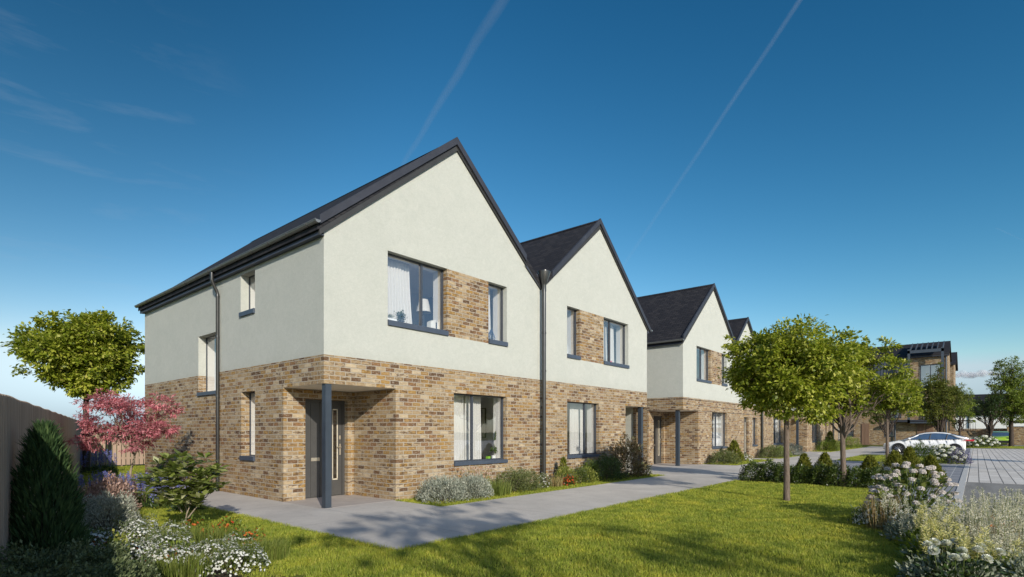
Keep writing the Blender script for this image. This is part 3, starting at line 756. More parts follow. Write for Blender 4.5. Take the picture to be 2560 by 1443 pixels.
L1 = leaf_mat
M['leaf_lime'] = leaf_mat('lime_tree_leaf', [(0,(.15,.20,.018)),(.45,(.265,.315,.028)),(.8,(.41,.43,.055)),(1,(.56,.54,.14))], .42, .42, .45, big=.8)
M['leaf_mid'] = leaf_mat('mid_green_leaf', [(0,(.10,.15,.018)),(.5,(.18,.24,.03)),(1,(.28,.33,.06))], .4, .45, .4, big=1.2)
M['leaf_dark'] = leaf_mat('dark_green_leaf', [(0,(.02,.04,.012)),(.6,(.04,.075,.018)),(1,(.08,.12,.03))], .2, .42, .4, big=1.5)
M['leaf_olive'] = leaf_mat('olive_leaf', [(0,(.065,.09,.014)),(.6,(.125,.145,.022)),(1,(.20,.20,.04))], .3, .5, .3, big=1.)
M['leaf_pink'] = leaf_mat('maple_pink_leaf', [(0,(.30,.075,.105)),(.5,(.48,.15,.19)),(.85,(.62,.25,.29)),(1,(.70,.38,.40))], .3, .5, .3, big=2.5)
M['leaf_gloss'] = leaf_mat('glossy_big_leaf', [(0,(.08,.11,.022)),(.5,(.18,.225,.045)),(.85,(.31,.34,.10)),(1,(.58,.58,.34))], .32, .22, .7)
M['needle'] = leaf_mat('conifer_spray', [(0,(.025,.055,.022)),(.6,(.05,.095,.035)),(1,(.09,.14,.05))], .2, .6, .2, big=4)
M['dwarf'] = leaf_mat('dwarf_conifer_spray', [(0,(.09,.105,.014)),(.6,(.15,.165,.022)),(1,(.23,.22,.04))], .25, .6, .2, big=5)
M['hedge'] = leaf_mat('hedge_leaf', [(0,(.03,.055,.010)),(.6,(.06,.095,.015)),(1,(.12,.15,.028))], .2, .35, .5, big=3)
M['silver'] = leaf_mat('silver_leaf', [(0,(.20,.22,.185)),(.5,(.33,.35,.30)),(1,(.48,.49,.43))], .2, .6, .2, big=6)
M['hebe'] = leaf_mat('hebe_leaf', [(0,(.07,.09,.028)),(.6,(.135,.16,.055)),(1,(.21,.23,.10))], .25, .5, .3, big=5)
M['bronze'] = leaf_mat('bronze_leaf', [(0,(.06,.045,.02)),(.5,(.13,.085,.04)),(.8,(.20,.15,.075)),(1,(.10,.12,.03))], .25, .4, .5)
M['yellowleaf'] = leaf_mat('variegated_leaf', [(0,(.10,.14,.02)),(.6,(.20,.22,.04)),(1,(.33,.32,.09))], .25, .5, .3)
M['dusty'] = leaf_mat('dusty_rose_leaf', [(0,(.16,.095,.075)),(.5,(.30,.19,.15)),(1,(.52,.36,.30))], .25, .6, .2)
M['blue_fl'] = leaf_mat('blue_floret', [(0,(.10,.11,.36)),(.6,(.19,.20,.55)),(1,(.34,.34,.68))], .3, .6, .2)
M['white_fl'] = leaf_mat('white_petal', [(0,(.62,.63,.56)),(.6,(.74,.74,.70)),(1,(.80,.78,.76))], .3, .6, .2)
M['pinkw_fl'] = leaf_mat('pink_white_petal', [(0,(.42,.36,.36)),(.5,(.62,.56,.55)),(1,(.78,.73,.71))], .3, .6, .2)
M['pink_fl'] = leaf_mat('pale_pink_floret', [(0,(.50,.33,.25)),(.6,(.66,.49,.40)),(1,(.74,.62,.53))], .3, .6, .2)
M['red_fl'] = leaf_mat('red_petal', [(0,(.28,.02,.015)),(.5,(.48,.055,.02)),(1,(.58,.14,.03))], .25, .6, .2)
M['orange_fl'] = leaf_mat('orange_petal', [(0,(.42,.06,.015)),(.6,(.58,.15,.03)),(1,(.62,.24,.06))], .25, .6, .2)
M['yellow_fl'] = leaf_mat('yellow_petal', [(0,(.52,.42,.04)),(1,(.66,.58,.12))], .25, .6, .2)
M['cream_fl'] = leaf_mat('cream_plume', [(0,(.52,.48,.16)),(.6,(.66,.61,.27)),(1,(.76,.70,.40))], .35, .7, .1)
M['grey_plume'] = leaf_mat('grey_green_plume', [(0,(.46,.44,.34)),(.6,(.66,.62,.50)),(1,(.80,.75,.63))], .35, .7, .1)
M['straw'] = leaf_mat('straw_blade', [(0,(.22,.14,.06)),(.5,(.34,.24,.11)),(1,(.30,.30,.14))], .3, .6, .2)
M['stem'] = simple('green_stem', (.09,.12,.03), .6, .2)
M['blade'] = leaf_mat('tuft_blade', [(0,(.09,.13,.02)),(.6,(.16,.20,.035)),(1,(.27,.28,.08))], .3, .5, .3)

# small potted plants on the sills
def pot_plant(name, loc, label, h, nleaf, mat, pot=None, ll=.05, lw=.02):
    root = empty(name, loc, 0, label, 'houseplant')
    m = MB(); 
    if pot == 'trough': m.box(-.14,.14,-.055,.055,0,.085)
    else: m.lathe([(0,0),(.045,0),(.06,.09),(.052,.09),(.045,.075)], n=16)
    m.build('plant_pot', M['white'] if pot else M['dark'], root)
    P = rng.normal(size=(nleaf,3))*np.array([.09 if pot=='trough' else .05,.03,.03])*(h/.12)**.5; P[:,2] = .09+np.abs(P[:,2])*1.5+rng.random(nleaf)*h
    V,F = leafquads(P, rnd_unit(nleaf)+[0,0,.7], rnd_unit(nleaf), ll*(.7+.6*rng.random(nleaf)), lw)
    np_mesh('leaves', V, F, mat, root); return root
pot_plant('potted_plant', (1.78,.27,3.93), 'low grey-green plant in a white trough at the left end of the upper sill', .05, 160, M['hebe'], 'trough', .035, .012)
pot_plant('potted_plant', (2.10,.29,3.93), 'small bushy green plant on the upper sill in front of the long curtain', .12, 220, M['leaf_dark'], None, .06, .025)
orch = empty('potted_orchid', (5.28,.35,.76), 0, 'dark leafed potted orchid in the ground window beside the porch', 'houseplant')
m = MB(); m.lathe([(0,0),(.05,0),(.065,.10),(.055,.10)], n=16); m.build('plant_pot', M['white'], orch)
m = MB(); m.tube([(0,0,.1),(.02,0,.3),(-.02,0,.5),(.05,0,.62)],.006,6); m.build('stem', M['dark'], orch)
P = np.array([(.0,0,.28)]*7+[(-.02,0,.5),(.03,0,.56),(.05,0,.62)]); D = np.array([(-.7,0,.1),(.7,0,.1),(-.5,.3,-.4),(.5,-.3,-.5),(.1,-.3,-.8),(-.8,-.2,-.2),(.3,.2,.6),(.6,0,.4),(.4,0,.9),(.2,0,1.)])
V,F = leafquads(P, D, np.array([(.1,-1,.4)]*10), .16, .075); np_mesh('leaves', V, F, M['leaf_dark'], orch)
m = MB(); m.box(5.01,5.10,.30,.39,.752,.84); tag(m.build('green_cup', simple('lime_cup', (.25,.5,.05), .4)), 'small lime green cup on the sill left of the potted orchid', 'cup')
fr = empty('framed_poster', (6.69,2.29,1.77), R(-90), 'black framed poster on the side wall of the ground floor room', 'picture')
m = MB(); m.box(-.33,.33,-.03,-.004,-.47,-.445); m.box(-.33,.33,-.03,-.004,.445,.47); m.box(-.33,-.305,-.03,-.004,-.445,.445); m.box(.305,.33,-.03,-.004,-.445,.445); m.build('picture_frame', M['dark'], fr)
m = MB(); m.box(-.304,.304,-.018,-.005,-.444,.444); m.box(-.2,.2,-.020,-.0185,.30,.42,1); m.box(-.15,.15,-.020,-.0185,.1,.14,1); m.box(-.2,.1,-.020,-.0185,-.3,-.24,1); m.build('poster', [M['paper'], simple('print_grey', (.35,.34,.33))], fr)
va = empty('wire_vase', (5.13,.30,3.93), 0, 'dark blue wire basket vase on the slim upper sill right of the brick panel', 'vase')
m = MB()
for k in range(9):
    a = k*2*math.pi/9; m.tube([(.05*math.cos(a),.05*math.sin(a),0),(.11*math.cos(a+.3),.11*math.sin(a+.3),.09),(.07*math.cos(a+.7),.07*math.sin(a+.7),.20),(.02*math.cos(a+1),.02*math.sin(a+1),.32)],.007,6)
m.lathe([(0,0),(.06,0),(.06,.012)], n=14); m.build('vase_wire', simple('blue_wire', (.05,.09,.18), .3, .5), va)
m = MB(); m.box(10.80,10.90,.27,.36,3.92,4.10); m.box(10.94,11.02,.27,.36,3.92,4.04); tag(m.build('canister', simple('grey_canister', (.25,.24,.2))), 'grey canisters on the left of the wide upper sill under the second gable', 'canister')
m = MB(); m.lathe([(0,0),(.07,0),(.075,.10),(.065,.11)], (11.42,.32,3.92), 16); tag(m.build('pink_bowl', simple('pink_bowl', (.62,.08,.14), .5)), 'pink bowl on the wide upper sill under the second gable', 'bowl')
m = MB()
for k in range(24):
    a0 = 2*math.pi*k/24; a1 = 2*math.pi*(k+1)/24
    m.tube([(8.62+.13*math.cos(a0),.30,4.13+.2*math.sin(a0)),(8.62+.13*math.cos(a1),.30,4.13+.2*math.sin(a1))],.012,6)
m.box(8.56,8.68,.26,.34,3.912,3.935); tag(m.build('table_mirror', M['white']), 'round white ring stand on the slim upper sill under the second gable', 'ornament')

# ------------------------------------------------------------------ vegetation
def tube_np(mb, pts, r0, r1, n=6):
    k = len(pts); mb.tube(pts, [r0+(r1-r0)*i/(k-1) for i in range(k)], n)
def limb_pts(a, b, seg=5, wob=.08, r=rng, sag=0.):
    a = np.array(a, float); b = np.array(b, float); L = np.linalg.norm(b-a); out = []
    for i in range(seg+1):
        t = i/seg; p = a+(b-a)*t
        if 0 < i < seg: p = p+r.normal(size=3)*wob*L*.35
        p[2] += sag*math.sin(math.pi*t)*L
        out.append(tuple(p))
    return out
def make_tree(name, h0, blobs, trunk_r, nleaf, ll, lw, leaf, barkm, lean=(0,0), seed=1, forks=None, inner=.25, droop=.25, loc=(0,0,0), label=None, group=None, limb_r=None, twigs=True):
    """h0 trunk height; blobs = list of (x,y,z,rx,ry,rz) leaf clumps; a limb runs to each"""
    r = np.random.default_rng(seed)
    root = empty(name, loc, 0, label, 'tree', group)
    mb = MB(); top = (lean[0], lean[1], h0)
    tp = [(0,0,-.05),(lean[0]*.1+.01,lean[1]*.1,h0*.3),(lean[0]*.5-.01,lean[1]*.5,h0*.65),top]
    mb.tube(tp, [trunk_r*1.18,trunk_r,trunk_r*.92,trunk_r*.82], 12)
    cz = np.mean([b[2] for b in blobs]); cen = np.array([np.mean([b[0] for b in blobs]), np.mean([b[1] for b in blobs]), cz])
    ends = []
    spine_top = np.array([cen[0]*.6+lean[0]*.4, cen[1]*.6+lean[1]*.4, max(b[2] for b in blobs)])
    tube_np(mb, limb_pts(top, spine_top, 5, .05, r), trunk_r*.8, trunk_r*.18, 8)
    lr = limb_r or trunk_r*.42
    for b in blobs:
        t = r.random()*.5; st = np.array(top)+(spine_top-np.array(top))*t
        if forks is not None: st = np.array((0,0,forks*(.8+.4*r.random())))
        e = np.array(b[:3]); pts = limb_pts(st, e, 5, .10, r, .05)
        tube_np(mb, pts, lr, lr*.22, 6)
        for q in range(2 if twigs else 0):
            p0 = np.array(pts[3+q % 2]); d = rnd_unit(1, r)[0]*np.array(b[3:])*.75
            tube_np(mb, limb_pts(p0, e+d, 3, .1, r), lr*.3, lr*.1, 4)
    tr = mb.build('trunk', barkm, root); smooth_by_angle(tr)
    vol = np.array([b[3]*b[4]*b[5] for b in blobs])**.72; vol = vol/vol.sum(); V = []
    for b, w in zip(blobs, vol):
        n = int(nleaf*w)
        if n < 4: continue
        # each clump is itself a handful of twig-end tufts
        nt = max(6, n//26); dd = rnd_unit(nt, r); rad = (inner+(1-inner)*r.random(nt)**.5)[:,None]
        lump = 1+.18*np.sin(dd[:,:1]*5+b[0]*7)+.15*np.sin(dd[:,1:2]*6+b[2]*5)
        tc_ = np.array(b[:3])+dd*rad*lump*np.array(b[3:])
        idx = r.integers(0, nt, n); ts = .17*(b[3]*b[4]*b[5])**(1/3)
        off = r.normal(size=(n,3))*ts*np.array([1,1,.6])
        P = tc_[idx]+off
        out = dd[idx]+off/ts*.35
        D = out+r.normal(size=(n,3))*.55; D[:,2] -= droop
        N = np.array([0,0,1.])*.9+out*.55+r.normal(size=(n,3))*.45
        V.append(leafquads(P, D, N, ll*(.6+.8*r.random(n)), lw*(.6+.8*r.random(n))))
    v, f = cat_mesh(V); np_mesh('crown', v, f, leaf, root)
    return root
def crown_blobs(cx, cy, cz, rx, ry, rz, n, seed, br=(.30,.46), top=1.0, bottom=1.0, k0=.58):
    r = np.random.default_rng(seed); out = []
    for i in range(n):
        # fibonacci sphere with jitter
        z = 1-2*(i+.5)/n; a = i*2.39996+seed; q = math.sqrt(1-z*z)
        d = np.array([q*math.cos(a), q*math.sin(a), z])+r.normal(size=3)*.12
        k = k0+.26*r.random(); s = br[0]+(br[1]-br[0])*r.random()
        zz = d[2]*(top if d[2] > 0 else bottom)
        out.append((cx+d[0]*k*rx, cy+d[1]*k*ry, cz+zz*k*rz, rx*s, ry*s, rz*s*.85))
    out.append((cx, cy, cz, rx*.45, ry*.45, rz*.45))
    for i in range(max(4, n//3)):      # stray tufts that break the outline
        d = rnd_unit(1, r)[0]; s = .12+.09*r.random(); k = .92+.14*r.random()
        out.append((cx+d[0]*k*rx, cy+d[1]*k*ry, cz+d[2]*k*rz, rx*s, ry*s, rz*s))
    return out

# big tree behind the side garden
make_tree('garden_tree', 2.65, crown_blobs(.02,.02,4.45,1.95,1.95,1.62,26,3,(.30,.44),k0=.52), .115, 36000, .135, .085, M['leaf_lime'], M['bark_dark'], (.02,.03), 11,
  loc=(-.50,15.9,0), label='round lime green tree behind the pink maple, at the end of the side fence', droop=.35)
# lawn trees
t1 = make_tree('lawn_tree', 1.85, crown_blobs(-.08,.0,2.80,1.27,1.27,1.08,24,5,(.31,.45),k0=.56), .062, 36000, .080, .050, M['leaf_lime'], M['bark'], (-.02,.0), 21,
  loc=(7.20,-6.52,0), label='nearest lawn tree, broad green crown on one slim straight trunk', group='young trees on the lawns', droop=.35)
t2 = make_tree('lawn_tree', 1.55, crown_blobs(.08,.05,2.90,1.05,1.05,1.22,18,8,(.28,.42),k0=.5)+[(.25,-.95,2.75,.34,.34,.28),(.35,-1.2,3.15,.32,.32,.25),(.1,-.75,3.5,.35,.35,.3),(.1,-1.0,3.75,.22,.22,.2),(.3,-1.35,2.5,.25,.25,.2)], .070, 17000, .09, .055, M['leaf_lime'], M['bark'], (-.02,.02), 33, forks=1.55,
  loc=(11.48,-6.90,0), label='second lawn tree, whose trunk forks below the crown beside the hedge', group='young trees on the lawns', droop=.35)
t3 = make_tree('lawn_tree', 2.1, crown_blobs(.0,-.35,3.35,1.15,1.2,1.12,18,4,(.30,.44),k0=.5), .075, 15000, .11, .07, M['leaf_lime'], M['bark'], (0,0), 44,
  loc=(29.3,-6.05,0), label='ball crowned tree on a thin straight trunk in the island in front of the car', group='young trees on the lawns', droop=.35)
t4 = make_tree('lawn_tree', 1.3, crown_blobs(.0,.2,3.55,1.75,1.75,1.25,13,9,(.28,.44),k0=.5), .085, 9000, .12, .07, M['leaf_mid'], M['bark_dark'], (0,0), 55, forks=1.25,
  loc=(40.73,-4.9,0), label='low forking tree with spread limbs right in front of the white car door', group='young trees on the lawns', droop=.3)
far = 'feathery trees in front of the far buildings'
make_tree('street_tree', 1.5, crown_blobs(0,0,4.3,1.75,1.75,2.4,20,12,(.30,.44),k0=.5), .13, 18000, .15, .065, M['leaf_olive'], M['bark_dark'], (0,0), 66, forks=1.3, loc=(52.8,-7.3,0), label='dark olive egg shaped tree with fanned stems behind the white car', group=far)
make_tree('street_tree', 1.9, crown_blobs(0,0,4.0,1.2,1.3,1.9,11,14,(.24,.36)), .09, 5200, .15, .05, M['leaf_mid'], M['bark_dark'], (0,0), 77, forks=1.6, loc=(58.9,-8.5,0), label='sparse pale green tree at the right corner of the tall brick block', group=far)
make_tree('street_tree', 2.3, crown_blobs(0,0,5.6,1.85,2.0,3.3,22,16,(.28,.40),top=1.1), .20, 18000, .19, .07, M['leaf_mid'], M['bark_dark'], (.1,0), 88, loc=(70.3,-12.4,0), label='tallest feathery tree, thick trunk beside the green car', group=far, limb_r=.06)
make_tree('street_tree', 2.0, crown_blobs(0,.3,3.9,1.5,1.7,1.5,11,18,(.26,.38)), .13, 6500, .16, .06, M['leaf_dark'], M['bark_dark'], (0,0), 99, forks=1.3, loc=(68.5,-10.75,0), label='low dark tree with a slim trunk in front of the green car bonnet', group=far)
make_tree('street_tree', 2.2, crown_blobs(0,0,4.6,1.5,1.6,1.8,11,19,(.26,.38)), .15, 7000, .17, .06, M['leaf_dark'], M['bark_dark'], (0,0), 101, loc=(77.0,-14.3,0), label='dark tree cut by the right edge of the picture', group=far)
# trees standing behind the viewer: they throw the dappled shade on the path and lawn
bt = 'tall trees behind the viewer'
make_tree('shade_tree', 4.6, crown_blobs(0,0,7.2,2.6,1.2,.75,14,25,(.14,.24)), .07, 1500, .16, .09, M['leaf_mid'], M['bark'], (0,0), 111, loc=(-8.0,-18.9,0), label='tall loose tree behind the viewer that shades the path corner', group=bt)
make_tree('shade_tree', 4.6, crown_blobs(0,0,6.8,1.7,1.2,.6,7,27,(.12,.20)), .05, 380, .16, .09, M['leaf_mid'], M['bark'], (0,0), 121, loc=(-6.45,-21.9,0), label='thin crowned tree behind the viewer that streaks the lawn with shade', group=bt)
make_tree('shade_tree', 2.4, crown_blobs(0,0,3.9,1.3,1.3,1.3,9,29,(.28,.42)), .10, 3500, .15, .09, M['leaf_mid'], M['bark'], (0,0), 131, loc=(21.5,-14.6,0), label='small street tree off the right side nearest the paved road', group=bt)
make_tree('shade_tree', 2.4, crown_blobs(0,0,3.9,1.3,1.3,1.3,9,31,(.28,.42)), .10, 3500, .15, .09, M['leaf_mid'], M['bark'], (0,0), 141, loc=(29.0,-17.5,0), label='small street tree off the right side further down the paved road', group=bt)

# pink japanese maple
r = np.random.default_rng(5)
bl = []
for i in range(27):
    a = i*2.4; q = .25+.75*r.random()**.6; bl.append((q*math.cos(a)*1.0, q*math.sin(a)*.85, 1.17+1.05*r.random()**.8+.10*(1-q), .30, .28, .15))
bl += [(0,0,1.95,.45,.4,.2),(.1,.1,1.65,.5,.4,.22),(-.2,0,1.5,.4,.4,.2)]
mp_ = make_tree('japanese_maple', .92, bl, .027, 13500, .075, .022, M['leaf_pink'], M['bark_pale'], (.12,-.05), 151, loc=(-1.88,5.24,0), label='pink leaved japanese maple on a leaning pale trunk beside the brick side wall', droop=.45, limb_r=.016)

# big leaved shrub on the side lawn
mg = empty('magnolia_shrub', (-2.66,-.64,0), 0, 'glossy big leaved shrub on crooked grey stems at the lawn edge left of the porch', 'shrub')
m = MB()
for a, e in (((0,0,0),[(.01,0,.14),(.04,.02,.30),(-.03,.05,.55),(-.2,.1,.85)]),((.0,0,.10),[(.035,.02,.26),(.09,0,.44),(.18,-.03,.64),(.28,-.05,.95)]),((.05,.02,.2),[(.16,.06,.32),(.27,.1,.42),(.40,.12,.55)]),((-.03,.02,.3),[(-.12,-.06,.42),(-.27,-.1,.55)]),((.05,.01,.4),[(.03,.03,.7),(.0,.0,1.05)])):
    tube_np(m, [a]+e, .0115, .004, 7)
smooth_by_angle(m.build('stems', M['bark_pale'], mg))
cl = rng.normal(size=(120,3)); cl /= np.linalg.norm(cl,axis=1,keepdims=True); cl = np.array([0,0,.76])+cl*np.array([.53,.5,.40])*(.25+.75*rng.random((120,1))**.45)
PP=[];DD=[];NN=[]
for c_ in cl:
    k = 9; a = np.arange(k)*2*math.pi/k+rng.random()*6; up = -.1+.8*rng.random()
    D = np.stack([np.cos(a),np.sin(a),np.full(k,up)+rng.normal(size=k)*.25],1); PP.append(np.repeat([c_],k,0)+D*.01); DD.append(D); NN.append(np.array([0,0,1])+rng.normal(size=(k,3))*.25)
V,F = leafquads(np.concatenate(PP), np.concatenate(DD), np.concatenate(NN), 0.158*(.65+.6*rng.random(120*9)), .072*(.8+.4*rng.random(120*9)), .12, .55)
np_mesh('foliage', V, F, M['leaf_gloss'], mg)

# ---------------- shrub, flower and grass builders (each returns a plant with its parts)
def dome_pts(n, rx, ry, h, r, shell=.45):
    d = rnd_unit(n, r); d[:,2] = np.abs(d[:,2]); k = (shell+(1-shell)*r.random(n)**.4)[:,None]
    lump = 1+.10*np.sin(d[:,:1]*9+3)+.10*np.sin(d[:,1:2]*8+1)+.06*np.sin(d[:,2:]*11)
    return d*k*lump*np.array([rx,ry,h]), d
def shrub(name, loc, rx, ry, h, n, ll, lw, mat, label, cat='shrub', group=None, seed=1, upright=.3, rz=0, flowers=None, shell=.45, core=None):
    r = np.random.default_rng(seed); root = empty(name, loc, rz, label, cat, group)
    P, d = dome_pts(n, rx, ry, h, r, shell); P[:,2] += .02
    D = d*np.array([1,1,.8])+r.normal(size=(n,3))*.5+[0,0,upright]; N = d*.6+[0,0,.5]+r.normal(size=(n,3))*.5
    V,F = leafquads(P, D, N, ll*(.6+.8*r.random(n)), lw*(.6+.8*r.random(n))); np_mesh('foliage', V, F, mat, root)
    m = MB()
    for i in range(9):
        e, dd = dome_pts(1, rx*.75, ry*.75, h*.8, r, .7); tube_np(m, limb_pts((dd[0][0]*.05,dd[0][1]*.05,-.03), e[0], 3, .1, r), .010, .004, 4)
    m.build('stems', core or M['bark_dark'], root)
    if flowers:
        for fm, fn, fs in flowers:
            P, d = dome_pts(fn, rx*1.03, ry*1.03, h*1.04, r, .9); keep = d[:,2] > .12; P = P[keep]; d = d[keep]; k = len(P)
            # five petal faces per bloom
            VV = []
            for q in range(5):
                a = q*2*math.pi/5+r.random(k)*.5; t = np.cross(d, np.array([0,0,1.])); t /= np.maximum(np.linalg.norm(t,axis=1,keepdims=True),1e-6); b = np.cross(d, t)
                D = t*np.cos(a)[:,None]+b*np.sin(a)[:,None]+d*.35
                VV.append(leafquads(P, D, d+r.normal(size=(k,3))*.15, fs*(.7+.6*r.random(k)), fs*.8, .1, .6))
            v,f = cat_mesh(VV); tag(np_mesh('flowers', v, f, fm, root), kind='stuff')
    return root
def tuft(name, loc, rad, h, n, mat, label, cat='grass tuft', group=None, seed=1, w=.006, lean=.35, part='blades', root=None):
    r = np.random.default_rng(seed)
    if root is None: root = empty(name, loc, 0, label, cat, group)
    a = r.random(n)*2*math.pi; q = rad*np.sqrt(r.random(n)); B = np.stack([q*np.cos(a), q*np.sin(a), np.zeros(n)],1)
    hh = h*(.5+.6*r.random(n)); o = np.stack([np.cos(a+r.normal(size=n)*.6), np.sin(a+r.normal(size=n)*.6), np.zeros(n)],1)*(lean*hh*r.random(n))[:,None]
    s_ = np.stack([-np.sin(a+r.random(n)*3), np.cos(a+r.random(n)*3), np.zeros(n)],1)*w*.5
    mid = B+o*.35+np.stack([0*a,0*a,hh*.6],1); top = B+o+np.stack([0*a,0*a,hh],1)
    V = np.empty((n,5,3)); V[:,0] = B-s_; V[:,1] = B+s_; V[:,2] = mid+s_*.8; V[:,3] = mid-s_*.8; V[:,4] = top
    V = V.reshape(-1,3); i = np.arange(n)*5
    me = bpy.data.meshes.new(part); me.from_pydata(V.tolist(), [], np.concatenate([np.stack([i,i+1,i+2,i+3],1).tolist(), np.stack([i+3,i+2,i+4],1).tolist()], axis=0).tolist() if False else [tuple(x) for x in np.stack([i,i+1,i+2,i+3],1)]+[tuple(x) for x in np.stack([i+3,i+2,i+4],1)])
    me.materials.append(mat); o_ = bpy.data.objects.new(part, me); COL.objects.link(o_); o_.parent = root
    return root
def plume_plant(name, loc, rad, n, h, pl, pw, mat, label, cat='perennial', group=None, seed=1, fl=.018, fw=.006, per=70, lean=.18, base=None, stemm=None, spread=1.1, kind_part='plumes'):
    """upright stems that end in tapering plumes or spikes of tiny florets"""
    r = np.random.default_rng(seed); root = empty(name, loc, 0, label, cat, group); m = MB(); PP=[];DD=[]
    for i in range(n):
        a = r.random()*2*math.pi; q = rad*math.sqrt(r.random()); b = np.array([q*math.cos(a), q*math.sin(a), 0]); H = h*(.7+.4*r.random())
        ax = np.array([lean*r.normal()+.25*q*math.cos(a)/max(rad,.01)*lean*2, lean*r.normal()+.25*q*math.sin(a)/max(rad,.01)*lean*2, 1.]); ax /= np.linalg.norm(ax)
        tip = b+ax*H; st = b+ax*(H-pl)
        m.tube([tuple(b), tuple(st), tuple(tip)], [.004,.003,.0015], 4, cap=False)
        t = r.random(per)**.8; rr = pw*(1-t)**.7*(.35+.65*r.random(per)); a2 = r.random(per)*2*math.pi
        P = st+ax*pl*t[:,None]+np.stack([np.cos(a2)*rr, np.sin(a2)*rr, 0*rr],1)*.55
        PP.append(P); DD.append(np.stack([np.cos(a2), np.sin(a2), .35+.9*r.random(per)-.2],1)*spread)
    P = np.concatenate(PP); D = np.concatenate(DD); k = len(P)
    V,F = leafquads(P, D+r.normal(size=(k,3))*.25, rnd_unit(k, r)+[0,0,.4], fl*(.6+.8*r.random(k)), fw, .1)
    o = np_mesh(kind_part, V, F, mat, root); tag(o, kind='stuff')
    m.build('stems', stemm or M['stem'], root)
    if base:
        bm_, bn, bl_, bw, brx, bh = base
        P, d = dome_pts(bn, brx, brx, bh, r, .3); V,F = leafquads(P, d+r.normal(size=(bn,3))*.5+[0,0,.3], rnd_unit(bn, r)+[0,0,.8], bl_*(.6+.8*r.random(bn)), bw); np_mesh('foliage', V, F, bm_, root)
    return root
def conifer(name, loc, rad, h, n, mat, label, cat='conifer', group=None, seed=1, ll=.12, lw=.03, sprays=3, prof=None, up=.9):
    r = np.random.default_rng(seed); root = empty(name, loc, r.random()*6, label, cat, group)
    t = r.random(n)**1.25; a = r.random(n)*2*math.pi
    pr_ = prof or (lambda t: (1-t)**.75*(.62+.38*np.minimum(1,t*5)))
    q = rad*pr_(t)*(.55+.5*r.random(n)**.5)*(1+.09*np.sin(a*3+t*9)+.07*np.sin(a*5-t*14))
    P = np.stack([np.cos(a)*q, np.sin(a)*q, t*h*.97], 1)
    D = np.stack([np.cos(a)*.55, np.sin(a)*.55, up+.3*r.normal(size=n)],1)+r.normal(size=(n,3))*.22
    N = np.stack([np.cos(a), np.sin(a), .3+0*a],1)+r.normal(size=(n,3))*.5
    V,F = leafquads(P, D, N, ll*(.5+.9*r.random(n)), lw*(.6+.7*r.random(n)), .1); np_mesh('foliage', V, F, mat, root)
    m = MB(); m.tube([(0,0,-.05),(0,0,h*.9)], [rad*.12, .004], 7); m.build('trunk', M['bark_dark'], root)
    return root

# ------------------------------------------------------------------ fences
def slat_fence(name, p0, p1, h, label, pitch, w, th, gap_back=True, h0=.03, posts=0, mat=None, flip=1):
    p0 = Vector((*p0,0)); p1 = Vector((*p1,0)); L = (p1-p0).length; ang = math.atan2(p1.y-p0.y, p1.x-p0.x)
    root = empty(name, p0, ang, label, 'fence')
    m = MB(); n = int(L/pitch)
    for i in range(n):
        dz = .006*math.sin(i*12.9898); m.box(i*pitch, i*pitch+w, -th/2, th/2, h0, h+dz)
    m.build('slat_panel', mat or M['fence'], root)
    m = MB()
    for z in (.35, h*.55, h-.2): m.box(0, L, flip*(th/2+.001), flip*(th/2+.045), z-.045, z+.045)
    if gap_back: m.box(0, L, flip*(th/2+.046), flip*(th/2+.056), h0, h-.01)
    m.build('rails', M['fence'], root)
    for i in range(posts):
        x = L*(i+.5)/posts; m = MB(); m.box(x-.05, x+.05, flip*(th/2+.06), flip*(th/2+.16), -.1, h-.03); m.build('post', M['fence'], root)
    return root
slat_fence('slatted_fence', (-6.85,-10.8), (.0,18.6), 1.88, 'long brown fence of narrow upright slats along the left edge of the garden',   .10, .07, .03, True, posts=9, flip=1)
slat_fence('board_fence', (.12,18.5), (9.5,18.5), 1.80, 'brown board fence with open gaps closing the back of the side garden', .165, .135, .022, False, posts=4, flip=1, h0=.06)

# ------------------------------------------------------------------ planting along the near front wall
strip = 'plants along the near house front'
def SH(*a, **k): return shrub(*a, **k)
lav = [(2.28,-.98,.50,.42,.50),(3.0,-1.02,.52,.40,.50),(2.45,-.55,.5,.3,.48),(3.35,-.78,.42,.36,.45)]
labs = ['silver leaved shrub nearest the porch corner at the wall foot','silver leaved shrub in the middle of the silver group by the path edge','silver leaved shrub tight against the wall behind the silver group','silver leaved shrub at the far end of the group beside pink seed heads']
for i, (x,y,rx,ry,h) in enumerate(lav): SH('silver_shrub', (x,y,0), rx, ry, h, 3600, .05, .014, M['silver'], labs[i], 'shrub', strip, 200+i, .7)
plume_plant('pink_perennial', (3.62,-.62,0), .42, 60, .62, .05, .05, M['pink_fl'], 'pale pink flower heads on thin stems between silver shrubs and hebe', 'perennial', strip, 210, .022, .014, 40, .12, base=(M['hebe'],500,.10,.012,.36,.35))
tuft('grass_tuft', (3.95,-1.0,0), .30, .42, 420, M['blade'], 'tuft of green blades at the path edge in front of the pink flower heads', 'grass tuft', strip, 211, .008, .45)
for i, (x,y,rx,ry,h,l) in enumerate([(4.65,-.85,.55,.42,.55,'olive green hebe mound under the window beside the porch'),(5.25,-.80,.48,.42,.50,'olive green hebe mound left of the valley downpipe')]): SH('hebe', (x,y,0), rx, ry, h, 3400, .045, .016, M['hebe'], l, 'shrub', strip, 220+i, .4)
SH('white_flower_clump', (5.95,-.85,0), .22, .2, .36, 500, .05, .012, M['hebe'], 'small pale flowered clump just right of the valley downpipe', 'perennial', strip, 224, .5, flowers=[(M['white_fl'],120,.018)])
tuft('grass_tuft', (6.35,-.95,0), .20, .34, 300, M['straw'], 'straw coloured grass tuft in front of the wall right of the downpipe', 'grass tuft', strip, 225, .007, .4)
